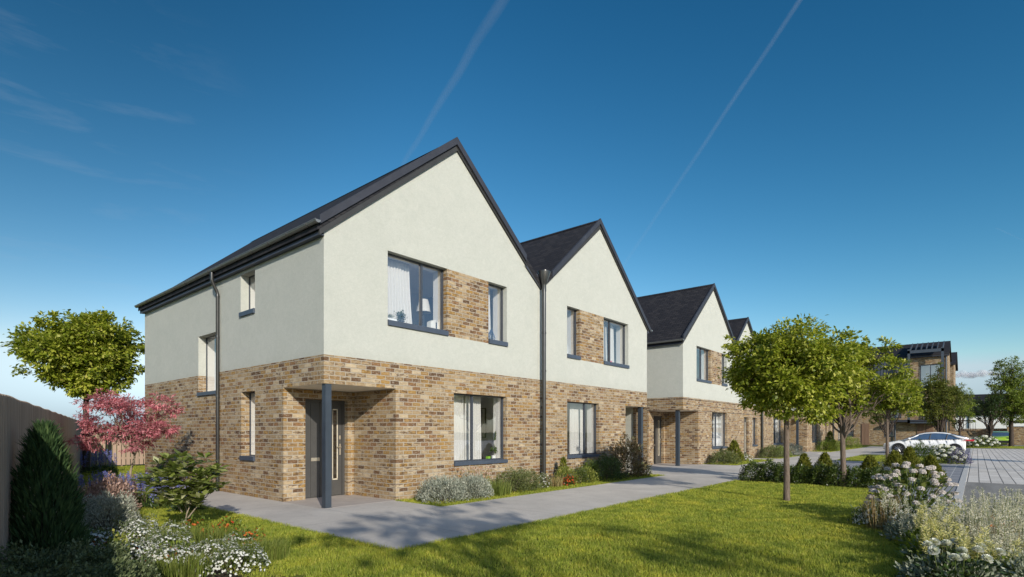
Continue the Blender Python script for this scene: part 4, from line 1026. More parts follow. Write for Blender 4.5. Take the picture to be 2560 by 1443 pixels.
SH('red_flower_clump', (6.85,-1.05,0), .22, .18, .28, 380, .06, .018, M['hedge'], 'red flowered clump at the foot of the variegated shrubs', 'perennial', strip, 226, .6, flowers=[(M['red_fl'],90,.03)])
SH('variegated_shrub', (7.15,-.72,0), .36, .34, .46, 1500, .05, .026, M['yellowleaf'], 'light green round shrub below the second ground window, left one', 'shrub', strip, 227)
SH('variegated_shrub', (8.05,-.82,0), .36, .32, .40, 1400, .05, .026, M['yellowleaf'], 'light green round shrub below the second ground window, right of the clipped ball', 'shrub', strip, 228)
SH('clipped_ball', (7.62,-.88,0), .27, .27, .48, 1800, .03, .015, M['hedge'], 'dark clipped ball bush between two light green shrubs', 'shrub', strip, 229)
conifer('dwarf_conifer', (7.5,-.4,0), .20, .72, 900, M['dwarf'], 'small green cone conifer against the wall behind the clipped ball', 'conifer', strip, 230, .08, .03)
SH('evergreen_shrub', (9.15,-.88,0), .72, .52, .72, 5200, .05, .020, M['leaf_dark'], 'dark fine leaved evergreen mound left of the bronze shrub', 'shrub', strip, 231, .4)
SH('hebe', (8.65,-.6,0), .35, .34, .6, 1500, .045, .018, M['leaf_mid'], 'green shoot behind the dark evergreen mound under the window end', 'shrub', strip, 232, .9)
ph = SH('bronze_shrub', (10.55,-.82,0), .78, .6, 1.28, 3600, .085, .032, M['bronze'], 'tall bronze leaved shrub at the end of the planted strip by the far porch', 'shrub', strip, 233, .5, shell=.35)
SH('hebe', (11.25,-1.0,0), .35, .3, .45, 900, .05, .022, M['yellowleaf'], 'low bright green shrub at the far foot of the bronze shrub', 'shrub', strip, 234)
# further terraces
far_strip = 'shrubs at the foot of the far terraces'
for i, (x,y,rx,ry,h,mt,l) in enumerate([(19.95,-.75,.85,.6,.62,'hebe','round olive hebe under the first ground window of the middle terrace'),(27.6,-.75,.95,.6,.70,'hebe','olive hebe mound left of the slim first lawn tree trunk, by the middle terrace'),
   (29.2,-.8,.8,.5,.6,'leaf_mid','green mound directly behind the first lawn tree trunk, by the middle terrace'),(31.6,-.9,1.3,.6,.72,'silver','greyish mound right of the first lawn tree trunk, by the middle terrace'),
   (42.6,-.8,1.4,.7,.95,'leaf_mid','bright green mound at the start of the farthest terrace'),(45.5,-.9,1.4,.6,.75,'leaf_mid','bright green mound by the middle of the farthest terrace'),(52.0,-.9,2.0,.8,1.05,'leaf_mid','last bright green mound right of the second lawn tree trunk')]):
    SH('mound_shrub', (x,y,0), rx, ry, h, 2600, .075, .028, M[mt], l, 'shrub', far_strip, 240+i, .4)
conifer('dwarf_conifer', (21.3,-.75,0), .46, 1.05, 1500, M['dwarf'], 'green cone conifer right of the round olive hebe at the middle terrace', 'conifer', far_strip, 250, .12, .05)
conifer('dwarf_conifer', (43.6,-.8,0), .5, 1.5, 1200, M['dwarf'], 'green cone conifer in the planting of the farthest terrace', 'conifer', far_strip, 251, .15, .06)
SH('white_flower_clump', (23.2,-.7,0), .5, .35, .35, 500, .06, .02, M['hebe'], 'low whitish clump beside the dark door of the middle terrace', 'perennial', far_strip, 252, flowers=[(M['white_fl'],120,.03)])

# ------------------------------------------------------------------ hedge and hydrangeas on the right
hg = 'low hedge bushes across the end of the lawn'
hl = ['hedge bush at the left end of the low hedge by the path','hedge bush second from the path','hedge bush left of the slim trunk of the nearest lawn tree as seen','hedge bush between the two lawn tree trunks','hedge bush just left of the forked tree trunk','hedge bush just right of the forked tree trunk','hedge bush close to the big white hydrangea','hedge bush at the right end of the low hedge']
for i in range(8):
    y = -4.42-.46*i; SH('hedge_bush', (11.95+.12*math.sin(i*2.1)-.04*i,y,0), .46, .36, .55+.06*math.sin(i*1.7), 2600, .048, .028, M['hedge'], hl[i], 'hedge', hg, 260+i, .2, shell=.5)
dl = ['yellow green cone conifer left of the two between the lawn trunks','yellow green cone conifer right of the two between the lawn trunks','yellow green cone conifer rising right of the forked trunk','yellow green cone conifer in the middle of the group of three before the car','yellow green cone conifer right behind the hydrangea top','yellow green cone conifer at the far right above the hydrangea']
for i, (x,y,h,rd) in enumerate([(12.79,-5.65,.80,.33),(12.92,-6.18,.84,.36),(13.2,-7.30,.78,.40),(13.5,-7.86,.92,.42),(14.9,-8.10,1.02,.40),(12.9,-8.72,.84,.38)]):
    conifer('dwarf_conifer', (x,y,0), rd, h, 2600, M['dwarf'], dl[i], 'conifer', 'yellow green dwarf conifers behind the hedge', 270+i, .085, .03)
def hydrangea(loc, rx, ry, h, heads, hr, mat, label, seed, nleaf=420, ll=.12, group=None, per=80, ps=.022):
    r = np.random.default_rng(seed); root = empty('hydrangea', loc, 0, label, 'hydrangea', group)
    P, d = dome_pts(nleaf, rx*.95, ry*.95, h*.92, r, .5); V,F = leafquads(P, d*np.array([1,1,.4])+r.normal(size=(nleaf,3))*.4, d*.5+[0,0,.8]+r.normal(size=(nleaf,3))*.3, ll*(.6+.8*r.random(nleaf)), ll*.62, .1, .45); np_mesh('foliage', V, F, M['hyd_leaf'], root)
    m = MB()
    for i in range(heads):
        z = (i+.5)/heads; a = i*2.39996+seed; q = math.sqrt(max(0,1-(z*.98)**2)); k = .86+.22*r.random()
        c = np.array([q*math.cos(a)*rx*k, q*math.sin(a)*ry*k, (.16+.86*z)*h*k+.03]); hh = hr*(.75+.5*r.random())
        tube_np(m, limb_pts((c[0]*.12,c[1]*.12,0), c, 3, .06, r), .008, .005, 4)
        n = per; dd = rnd_unit(n, r); dd[:,2] = np.abs(dd[:,2])*.9-.18; pp = dd*hh*np.array([1,1,.62])
        VV = []
        for q_ in range(4):
            t = np.cross(dd, np.array([.3,.2,1.])); t /= np.linalg.norm(t,axis=1,keepdims=True); b = np.cross(dd, t); an = q_*math.pi/2+r.random(n)*.6
            VV.append(leafquads(pp, t*np.cos(an)[:,None]+b*np.sin(an)[:,None]+dd*.3, dd+r.normal(size=(n,3))*.2, ps*(.7+.6*r.random(n)), ps*.85, .08, .6))
        v,f = cat_mesh(VV); o = np_mesh('flower_head', v, f, mat, root); o.location = tuple(c)
    m.build('stems', M['stem'], root); return root
M['hyd_leaf'] = leaf_mat('hydrangea_leaf', [(0,(.05,.085,.014)),(.6,(.10,.14,.025)),(.9,(.18,.20,.05)),(1,(.25,.25,.08))], .3, .35, .5)
hydrangea((5.45,-8.83,0), .74, .62, .96, 84, .046, M['pinkw_fl'], 'big hydrangea full of white flower heads at the end of the blue paving', 300, 520, .11)
hydrangea((27.6,-8.55,0), 1.0, .7, .80, 34, .09, M['white_fl'], 'white hydrangea in front of the rear wheel of the white car', 301, 500, .16, None, 60, .05)
hydrangea((63.2,-10.1,0), 1.9, 1.2, 1.05, 34, .12, M['white_fl'], 'dark hydrangea with white blooms beyond the rear of the white car', 302, 600, .22, None, 40, .08)
SH('purple_shrub', (27.0,-9.05,0), .55, .45, .72, 1500, .07, .02, leaf_mat('purple_leaf', [(0,(.05,.045,.09)),(.6,(.13,.12,.24)),(1,(.30,.28,.42))], .25), 'purple flowered shrub beside the white hydrangea at the kerb', 'shrub', None, 303, .5)
SH('feathery_shrub', (25.0,-7.75,0), .70, .55, 1.0, 1700, .12, .022, M['leaf_mid'], 'feathery light green shrub in front of the white car door', 'shrub', None, 304, .6, shell=.3)
SH('variegated_shrub', (21.5,-7.1,0), .5, .5, .6, 900, .07, .03, M['yellowleaf'], 'low yellow green shrub in front of the grass island', 'shrub', None, 305)

# ------------------------------------------------------------------ left garden bed
M['cover'] = leaf_mat('dull_cover_leaf', [(0,(.06,.085,.035)),(.6,(.11,.14,.06)),(1,(.19,.22,.11))], .25, .5, .3)
gb = 'plants of the shaded garden bed by the long fence'
conifer('cone_conifer', (-4.44,-1.72,0), .39, 1.56, 9000, M['needle'], 'tall dark cone conifer in front of the long slatted fence', 'conifer', None, 400, .13, .016,
        prof=lambda t: (1-t)**.62*(.80+.20*np.minimum(1,t*6)), up=1.25)
gcov = [(-4.75,-3.05,.62,.55,.42),(-4.35,-3.15,.42,.42,.38),(-4.95,-4.0,.6,.55,.40),(-4.55,-4.0,.45,.5,.36),(-4.2,-3.7,.32,.4,.28)]
gl = ['dark leafy ground cover at the left edge in front of the cone conifer','dark leafy ground cover at the bottom right of the cone conifer','dark leafy ground cover in the bottom left corner','dark leafy ground cover along the bottom edge near the corner','low dark ground cover at the bottom edge where the white flowers begin']
for i, (x,y,rx,ry,h) in enumerate(gcov): SH('ground_cover', (x,y,0), rx, ry, h, 5200, .034, .018, M['cover'], gl[i], 'shrub', gb, 410+i, .3)
for i, (x,y,rx,h,l) in enumerate([(-3.35,.35,.42,.50,'silver shrub with its right half in the sun, nearest the magnolia'),(-3.75,.75,.45,.50,'blue grey shrub in the fence shade next to the cone conifer'),(-3.20,1.05,.4,.48,'silver shrub behind the sunlit one, below the maple')]):
    SH('silver_shrub', (x,y,0), rx, rx*.85, h, 2600, .045, .016, M['silver'], l, 'shrub', gb, 420+i, .6)
for i, (x,y,rx,h,l) in enumerate([(-2.95,2.5,.55,.55,'dusty pink leaved clump left of the maple trunk'),(-3.35,1.9,.55,.5,'dusty pink leaved clump in the shade beside the fence'),(-2.55,3.4,.5,.6,'dusty pink clump farthest back below the maple crown')]):
    SH('dusty_perennial', (x,y,0), rx, rx*.85, h, 2400, .055, .024, M['dusty'], l, 'perennial', gb, 430+i, .5)
bl = [(-2.42,4.05,.34),(-2.28,3.5,.34),(-2.1,3.0,.32),(-1.95,2.55,.28),(-1.82,1.75,.22),(-2.6,4.6,.34)]
bll = ['blue flower spikes just right of the maple trunk','blue flower spikes at the path edge below the maple','blue flower spikes midway between maple and magnolia','blue flower spikes just left of the magnolia leaves','small group of blue flower spikes seen under the magnolia leaves','blue flower spikes left behind the maple trunk']
for i, (x,y,q) in enumerate(bl):
    plume_plant('blue_salvia', (x,y,0), q, 34, .62, .30, .022, M['blue_fl'], bll[i], 'perennial', 'blue spikes edging the side lawn', 440+i, .022, .014, 60, .07, base=(M['leaf_dark'],420,.09,.022,q*1.1,.22))
plume_plant('blue_salvia', (-.45,14.4,0), .6, 40, .8, .40, .04, M['blue_fl'], 'distant blue flower spikes in the fence shade near the far tree trunk', 'perennial', 'blue spikes edging the side lawn', 450, .04, .02, 60, .07, base=(M['leaf_dark'],400,.1,.03,.6,.3))
wf = [(-3.40,-1.15,.28,.36,1),(-3.52,-1.62,.30,.32,1),(-3.08,-1.50,.24,.28,1),(-3.40,-2.25,.34,.27,1),(-3.15,-3.0,.32,.25,1),(-2.78,-2.72,.24,.23,1),(-3.62,-3.0,.34,.27,1),(-3.15,-3.6,.34,.25,1),(-3.78,-2.35,.32,.26,1),(-3.9,-1.15,.28,.26,1),(-4.05,-.55,.3,.24,1)]
wl_ = ['white flowering clump topmost in the sunny part of the left bed','white flowering clump below the topmost one, at the shade line','white flowering clump left of the orange red flowers under the magnolia','white flowering clump in the middle of the left bed above the grass tuft','white flowering clump right of the lower orange flowers','small white flowering clump beside the red clump nearest the lawn','white flowering clump at the bottom left of the orange flowers','white flowering clump at the bottom edge nearest the lawn','bluish white flowering clump in the shade line low in the bed','bluish white flowering clump in the shade right of the cone conifer','bluish white flowering clump deepest in the shade behind the conifer']
for i, (x,y,q,h,_) in enumerate(wf):
    SH('white_flower_clump', (x,y,0), q, q*.9, h, 700, .036, .014, M['cover'], wl_[i], 'perennial', 'white flowers of the left bed', 460+i, .5, flowers=[(M['white_fl'],400,.0155)], shell=.5)
rf_ = [(-2.82,-1.55,.26,.30,'orange red flowers under the magnolia trunk at the lawn edge'),(-2.50,-1.80,.18,.30,'deep red flowers right of the orange red ones by the lawn'),(-2.66,-2.75,.24,.27,'red and orange flowers nearest the lawn in the lower bed'),(-3.45,-2.55,.30,.18,'low orange flowers across the middle of the lower bed'),(-3.85,-.75,.28,.2,'dark red flowers in the shade beside the cone conifer'),(-3.72,-1.75,.22,.2,'dark red flowers at the shade line left of the white clumps')]
for i, (x,y,q,h,l) in enumerate(rf_):
    SH('red_flower_clump', (x,y,0), q, q*.85, h, 420, .05, .02, M['leaf_mid'], l, 'perennial', 'red and orange flowers of the left bed', 480+i, .5, flowers=[(M['orange_fl'] if i in (0,2,3) else M['red_fl'],46,.022),(M['red_fl'] if i in (0,2,3) else M['orange_fl'],30,.020)])
gt = [(-3.20,-1.95,.30,.30),(-2.95,-2.25,.26,.30),(-2.95,-3.25,.28,.28),(-2.62,-3.25,.22,.24),(-3.6,-3.4,.25,.25),(-2.55,-2.2,.2,.22)]
gtl = ['tuft of tall green grass between white and red flowers','tuft of tall grass left of the lower red flowers','tuft of grass at the bottom of the bed among white flowers','tuft of grass at the bed corner nearest the lawn','tuft of grass at the bottom edge beside the dark ground cover','small tuft of grass between the two red clumps by the lawn']
for i, (x,y,q,h) in enumerate(gt): tuft('grass_tuft', (x,y,0), q, h, 800, M['blade'], gtl[i], 'grass tuft', 'grass tufts in the left bed', 490+i, .006, .5)
SH('yellow_sprig', (-4.0,-2.75,0), .12, .12, .42, 160, .05, .025, M['yellowleaf'], 'pale yellow green sprig standing above the dark ground cover', 'perennial', None, 499, .8)

# ------------------------------------------------------------------ wild bed at the lower right
wb = 'plants of the wild bed at the lower right'
for i, (x,y,q,h,l) in enumerate([(4.70,-8.42,.30,.32,'white phlox clump at the left corner of the paving kerb'),(4.55,-8.82,.34,.36,'white phlox clump in front of the big hydrangea')]):
    SH('white_flower_clump', (x,y,0), q, q, h, 700, .09, .014, M['leaf_dark'], l, 'perennial', wb, 500+i, .8, flowers=[(M['white_fl'],300,.022)], shell=.4)
tuft('grass_tuft', (4.45,-8.55,0), .22, .55, 260, M['straw'], 'straw brown grass tuft between the two white phlox clumps', 'grass tuft', wb, 503, .006, .4)
plume_plant('grey_artemisia', (4.6,-8.62,0), .2, 10, .62, .3, .035, M['grey_plume'], 'few grey plumes rising beside the straw grass tuft', 'perennial', wb, 504, .022, .008, 90, .12)
gp = [(3.95,-9.05,.36,18,.52),(4.2,-9.55,.4,26,.62),(4.55,-9.95,.42,30,.66),(3.55,-9.55,.38,30,.58),(3.7,-10.05,.42,32,.62),(2.95,-9.75,.36,28,.55),(2.85,-10.15,.4,30,.58),(2.35,-9.85,.34,26,.5),(1.95,-10.0,.34,26,.5),(5.0,-10.2,.45,26,.68),(3.05,-9.25,.30,14,.45)]
gpl = ['grey plumed artemisia left of the yellow flowers','grey plumed artemisia at the asphalt edge under the hydrangea','grey plumed artemisia at the asphalt edge, middle of the bed','grey plumed artemisia in front of the small orange flowers','grey plumed artemisia right of the orange flowers','grey plumed artemisia below the orange flowers','grey plumed artemisia at the right frame edge, mid height','grey plumed artemisia above the yellow astilbe group','grey plumed artemisia in the bottom right corner','grey plumed artemisia farthest back by the asphalt at the right edge','grey plumed artemisia at the lawn side of the wild bed']
for i, (x,y,q,n,h) in enumerate(gp):
    plume_plant('grey_artemisia', (x,y,0), q, n, h, h*.55, .05, M['grey_plume'], gpl[i], 'perennial', wb, 510+i, .026, .007, 110, .14, base=(M['silver'],500,.07,.014,q,.28))
ap = [(2.95,-9.12,.16,6,.56),(2.35,-9.22,.2,8,.50),(2.15,-9.48,.2,8,.5),(1.75,-9.62,.18,8,.5),(3.5,-9.25,.18,7,.50),(1.45,-9.52,.16,7,.42),(1.55,-9.85,.2,8,.5),(3.95,-9.2,.16,6,.46)]
apl = ['pale yellow astilbe plumes at the lawn edge of the wild bed','pale yellow astilbe plumes left of the small yellow daisies','pale yellow astilbe plumes in the lower middle of the wild bed','pale yellow astilbe plumes just above the white roses','pale yellow astilbe plumes below the white phlox','pale yellow astilbe plumes between the white roses','pale yellow astilbe plumes right of the white roses','pale yellow astilbe plumes behind the white phlox']
for i, (x,y,q,n,h) in enumerate(ap):
    plume_plant('yellow_astilbe', (x,y,0), q, n, h, h*.5, .075, M['cream_fl'], apl[i], 'perennial', wb, 530+i, .04, .007, 120, .16, base=(M['leaf_mid'],320,.08,.03,q*1.2,.24))
fo = [(2.55,-9.45,.36,.28),(3.25,-9.6,.36,.28),(1.9,-9.75,.34,.26),(2.35,-9.32,.25,.22),(1.2,-9.45,.35,.22),(3.6,-9.0,.3,.22),(4.3,-9.2,.35,.28),(3.3,-10.0,.4,.26),(1.35,-10.05,.35,.26)]
fol = ['blue green foliage in the middle of the wild bed','blue green foliage under the orange flowers','blue green foliage above the white roses at right','blue green foliage at the lawn side under the astilbe','dark foliage beneath the white roses','green foliage just below the white phlox','green foliage under the hydrangea edge','green foliage at the right side of the wild bed','dark foliage in the bottom right corner of the bed']
M['bluegreen'] = leaf_mat('blue_green_leaf', [(0,(.12,.15,.10)),(.6,(.24,.27,.19)),(1,(.42,.43,.33))], .2, .5, .3)
for i, (x,y,q,h) in enumerate(fo): SH('foliage_clump', (x,y,0), q, q, h, 900, .07, .024, M['bluegreen'], fol[i], 'perennial', wb, 550+i, .4)
SH('orange_flower_clump', (3.15,-9.84,0), .22, .2, .48, 120, .05, .02, M['straw'], 'few bright orange flowers among the grey plumes', 'perennial', wb, 570, .8, flowers=[(M['orange_fl'],34,.028)])
SH('yellow_flower_clump', (2.3,-9.30,0), .12, .12, .36, 100, .05, .016, M['leaf_mid'], 'small yellow daisies among the pale astilbe near the lawn', 'perennial', wb, 571, .8, flowers=[(M['yellow_fl'],40,.022)])
SH('yellow_flower_clump', (4.15,-9.42,0), .18, .16, .5, 160, .06, .016, M['leaf_mid'], 'yellow flowers at the asphalt edge below the hydrangea', 'perennial', wb, 572, .9, flowers=[(M['yellow_fl'],50,.022)])
SH('white_flower_clump', (3.45,-9.38,0), .22, .2, .44, 300, .06, .02, M['bluegreen'], 'loose white flowers in the middle of the wild bed', 'perennial', wb, 573, .6, flowers=[(M['pinkw_fl'],60,.03)])
SH('white_flower_clump', (4.9,-10.0,0), .3, .25, .5, 400, .06, .02, M['bluegreen'], 'white flowers at the right frame edge beside the asphalt', 'perennial', wb, 574, .6, flowers=[(M['white_fl'],90,.03)])
tuft('grass_tuft', (2.7,-10.05,0), .4, .45, 380, M['straw'], 'brown dry grass among the grey plumes at the right edge', 'grass tuft', wb, 575, .006, .4)
tuft('grass_tuft', (3.4,-9.75,0), .3, .4, 300, M['straw'], 'brown dry grass under the orange flowers', 'grass tuft', wb, 576, .006, .4)
# white roses in front
rr = np.random.default_rng(77); ro = empty('white_rose_bush', (1.17,-9.53,0), 0, 'white rose bush with large open blooms at the bottom edge', 'rose bush')
P, d = dome_pts(700, .62, .36, .30, rr, .4); V,F = leafquads(P, d+rr.normal(size=(700,3))*.5, rr.normal(size=(700,3))*.4+[0,0,.8], .055, .032, .1); np_mesh('foliage', V, F, M['leaf_dark'], ro)
m = MB(); RP = [(-.28,.18,.36),(-.40,.02,.33),(-.02,.24,.36),(.12,.10,.37),(.26,.20,.35),(.02,-.02,.33),(-.20,-.04,.31),(.36,.02,.36),(.40,-.16,.33),(.18,-.14,.33),(-.08,-.20,.30),(.52,-.22,.34),(.55,.05,.33),(.30,-.30,.31)]
for i, c in enumerate(RP):
    m.tube([(c[0]*.6,c[1]*.6,0),(c[0]*.9,c[1]*.9,c[2]*.6),c], .004, 5, cap=False); VV = []
    for lay in range(5):
        k = 6+lay; a = np.arange(k)*2*math.pi/k+lay*.5+rr.random(); up = (2.6,1.6,.95,.5,.2)[lay]
        D = np.stack([np.cos(a),np.sin(a),np.full(k,up)],1)+rr.normal(size=(k,3))*.12; N = np.stack([-np.cos(a)*up,-np.sin(a)*up,np.ones(k)],1)
        VV.append(leafquads(np.zeros((k,3))+[0,0,.004*(4-lay)], D, N, (.024,.032,.038,.042,.044)[lay], .036, -.25, .62))
    v,f = cat_mesh(VV); o = np_mesh('rose_bloom', v, f, M['white_fl'], ro); o.location = c; o.scale = (1.3,1.3,1.3); o.rotation_euler = (rr.normal()*.3,rr.normal()*.3,0)
m.build('stems', M['stem'], ro)

# ------------------------------------------------------------------ mown grass
def grass_field(polys, name='grass'):
    P = []
    CAMP = np.array(camo.location[:2])
    for (x0,x1,y0,y1,holes) in polys:
        A_ = (x1-x0)*(y1-y0); n = int(A_*5200); p = np.stack([x0+(x1-x0)*rng.random(n), y0+(y1-y0)*rng.random(n)],1)
        dv = p-CAMP; dd = dv[:,0]*math.sin(YAW)+dv[:,1]*math.cos(YAW); rr_ = dv[:,0]*math.cos(YAW)-dv[:,1]*math.sin(YAW)
        keep = (dd > 4.6)&(np.abs(rr_) < dd*1.02+.6)&(rng.random(n) < np.clip((8.5/np.maximum(dd,.1))**1.7, .02, 1.))
        for h in holes: keep &= ~((p[:,0] > h[0])&(p[:,0] < h[1])&(p[:,1] > h[2])&(p[:,1] < h[3]))
        P.append(np.concatenate([p[keep], dd[keep,None]],1))
    P = np.concatenate(P); n = len(P); a = rng.random(n)*2*math.pi
    x, y, dd = P.T
    clump = .5+.5*np.sin(x*5.1+2.2*np.sin(y*3.7))*np.sin(y*5.7+1.9*np.sin(x*4.3))
    h = (.016+.024*rng.random(n))*(.65+.75*clump)*np.clip(dd/9,1,2.2)**.5; w = .0045*np.clip(dd/7,1,4)
    ln = h*(.3+1.0*rng.random(n)); B = np.stack([x,y,np.full(n,-.022)],1); s_ = np.stack([np.cos(a),np.sin(a),0*a],1)*w[:,None]; b2 = a+math.pi/2+rng.normal(size=n)*.5
    V = np.empty((n,3,3)); V[:,0] = B-s_; V[:,1] = B+s_; V[:,2] = B+np.stack([np.cos(b2)*ln, np.sin(b2)*ln, h+.012],1)
    F = np.arange(n*3).reshape(-1,3); o = np_mesh(name, V.reshape(-1,3), F, M['grass']); print('grass blades', n)
    return tag(o, 'short mown sunlit grass covering the lawns', 'grass', None, 'stuff')
def grass_mat():
    t = NT('grass_blade'); g = t.n('NewGeometry')
    c = t.ramp(g.outputs['Random Per Island'], [(0,(.23,.275,.034)),(.5,(.37,.41,.055)),(.85,(.49,.49,.085)),(1,(.58,.50,.15))])
    c = t.mix(.75, c, t.ramp(t.noise(2.3, 4, .65), [(.30,(.46,.60,.55)),(.5,(.95,.98,.9)),(.68,(1.32,1.2,.95))]), 'MULTIPLY')
    c = t.mix(.65, c, t.ramp(t.noise(.75, 4, .6, dist=.8), [(.30,(.62,.74,.72)),(.5,(.97,1.02,1.)),(.70,(1.26,1.16,1.10))]), 'MULTIPLY')
    c = t.mix(.45, c, t.ramp(t.noise(9, 3, .6), [(.3,(.55,.62,.6)),(.7,(1.3,1.2,1.1))]), 'MULTIPLY')
    p = t.pr(c, .55, .25); tl = t.n('BsdfTranslucent'); t.l(c, tl.inputs[0])
    mx = t.n('MixShader'); mx.inputs[0].default_value = .4; t.l(p.outputs[0], mx.inputs[1]); t.l(tl.outputs[0], mx.inputs[2]); t.l(mx.outputs[0], t.out.inputs['Surface']); return t.m
M['grass'] = grass_mat()
grass_field([(-3.2,-1.335,-4.2,9,[]),(-3.2,5.2,-9.6,-4.005,[(-9,-2.75,-4.4,8.5),(1.3,5.3,-12,-9.15),(4.3,5.3,-12,-8.5)]),(5.2,11.5,-8.06,-4.0,[]),(-1.4,3,8,18.4,[]),(1.67,11.98,-1.53,-.02,[]),(19.2,25.3,-1.55,-.02,[]),(27,33.5,-1.35,-.02,[]),(40.5,57,-1.5,-.02,[]),(26.6,36,-9.2,-4.03,[]),(60,71,-14,-8,[])])

# ------------------------------------------------------------------ far buildings
M['seam'] = simple('standing_seam_cladding', (.075,.085,.10), .5, .4, .2, var=.15)
M['louvre'] = simple('louvre_steel', (.07,.085,.105), .45, .5, .3)
fb = empty('brick_block', (68,-7.35,0), 0, 'tall brick block with a dark pitched roof and steel pergola behind the white car', 'apartment block')
m = MB(); ZE = 9.65; ZR = 11.45; LY = 26.0
wins = [(.55,2.35,6.2,8.75),(5.2,6.6,6.0,8.2),(.6,2.0,2.9,4.4),(4.0,5.2,3.0,5.0),(7.5,9.3,3.4,5.2),(4.6,5.6,.9,2.6),(8.5,9.8,.9,2.4)]
us = sorted({0.,LY,*[w[0] for w in wins],*[w[1] for w in wins]})
for a,b in zip(us[:-1],us[1:]):
    z = -.05
    for w in sorted([w for w in wins if w[0] < (a+b)/2 < w[1]], key=lambda q: q[2]): m.poly([(0,a,z),(0,b,z),(0,b,w[2]),(0,a,w[2])]); z = w[3]
    m.poly([(0,a,z),(0,b,z),(0,b,ZE),(0,a,ZE)])
m.poly([(0,0,-.05),(7,0,-.05),(7,0,ZE),(3.5,0,ZR-.1),(0,0,ZE)]); m.poly([(7,0,-.05),(7,LY,-.05),(7,LY,ZE),(7,0,ZE)]); m.poly([(0,LY,-.05),(0,LY,ZE),(3.5,LY,ZR-.1),(7,LY,ZE),(7,LY,-.05)])
m.build('brick_wall', M['brick'], fb, recalc=False)
def slope_yz(name, mat, x0, z0, x1, z1, ya, yb_, th, par):
    m = MB(); m.prism_xz([(x0,z0),(x1,z1),(x1,z1-th),(x0,z0-th)], ya, yb_); return m.build(name, mat, par)
slope_yz('roof', M['slate_x'], -.25, ZE+.12, 3.5, ZR+.1, -.15, LY+.1, .18, fb); slope_yz('roof', M['slate_x'], 3.5, ZR+.1, 7.25, ZE+.12, -.15, LY+.1, .18, fb)
m = MB(); m.box(-.32,-.02,-.15,LY,ZE-.12,ZE+.02); m.build('gutter', M['anthracite'], fb)
m = MB(); m.box(-.06,-.01,3.42,7.4,5.3,ZE-.12)
for i in range(13): m.box(-.10,-.061,3.45+i*.3,3.49+i*.3,5.3,ZE-.12)
m.build('metal_cladding', M['seam'], fb)
for w in wins:
    m = MB()
    for q in ((w[0],w[0]+.08,w[2],w[3]),(w[1]-.08,w[1],w[2],w[3]),(w[0]+.08,w[1]-.08,w[2],w[2]+.1),(w[0]+.08,w[1]-.08,w[3]-.1,w[3]),((w[0]+w[1])/2-.04,(w[0]+w[1])/2+.04,w[2]+.1,w[3]-.1)): m.box(.10,.2,*q)
    wo_ = m.build('window', M['frame'], fb); m = MB(); m.poly([(.15,w[0],w[2]),(.15,w[0],w[3]),(.15,w[1],w[3]),(.15,w[1],w[2])]); m.build('pane', M['glass'], wo_)
    m = MB(); m.room(.22,2.2,w[0]-.02,w[1]+.02,w[2]-.02,w[3]+.02,skip=('-x',)); m.build('room', M['plaster'], wo_, recalc=False)
m = MB()
for y in (.28,3.15): m.box(-1.0,-.8,y,y+.22,2.4,ZE+.75)
m.box(-1.0,-.8,.28,3.37,ZE+.30,ZE+.62); m.box(-1.0,-.8,.28,3.37,2.4,2.6)
m.build('pergola_frame', M['louvre'], fb)
for i in range(7):
    y = .32+i*.46; m = MB(); m.prism_xz([(-.98,ZE+.80),(1.9,ZR-.05),(1.9,ZR-.3),(-.98,ZE+.45)], y, y+.07); m.build('pergola_fin', M['louvre'], fb)
for y in (4.55,): m = MB(); m.tube([(-.2,y,ZE),(-.14,y,ZE-.3),(-.14,y,0)], .07); m.build('downpipe', M['louvre'], fb)
m = MB(); m.tube([(-.14,.12,ZE),(-.14,.12,0)], .07); m.build('downpipe', M['louvre'], fb)
M['timber'] = fence_mat('timber_cladding', (.16,.095,.06), (.25,.16,.11))
for a,b in ((1.2,1.9),(2.0,2.6),(7.0,7.8)):
    m = MB(); m.box(-.02,-.006,a,b,0,2.4)
    for i in range(int((b-a)/.12)): m.box(-.06,-.019,a+i*.12,a+i*.12+.1,0,2.4)
    m.build('timber_cladding', M['timber'], fb)
m = MB(); m.box(-1.0,-.01,-.02,4.6,2.55,2.8); m.build('entrance_canopy', M['anthracite'], fb)
# lower rear wing whose gable shows past the corner
wb2 = empty('brick_wing', (78,-7.6,0), 0, 'second brick gable just showing behind the right corner of the tall block', 'apartment block')
m = MB(); m.poly([(0,0,-.05),(8,0,-.05),(8,0,9.6),(4,0,11.3),(0,0,9.6)]); m.poly([(0,0,-.05),(0,0,9.6),(0,14,9.6),(0,14,-.05)]); m.poly([(8,0,-.05),(8,14,-.05),(8,14,9.6),(8,0,9.6)]); m.build('brick_wall', M['brick'], wb2, recalc=False)
slope_yz('roof', M['slate_x'], -.3, 9.65, 4, 11.45, -.25, 14, .2, wb2); slope_yz('roof', M['slate_x'], 4, 11.45, 8.3, 9.65, -.25, 14, .2, wb2)
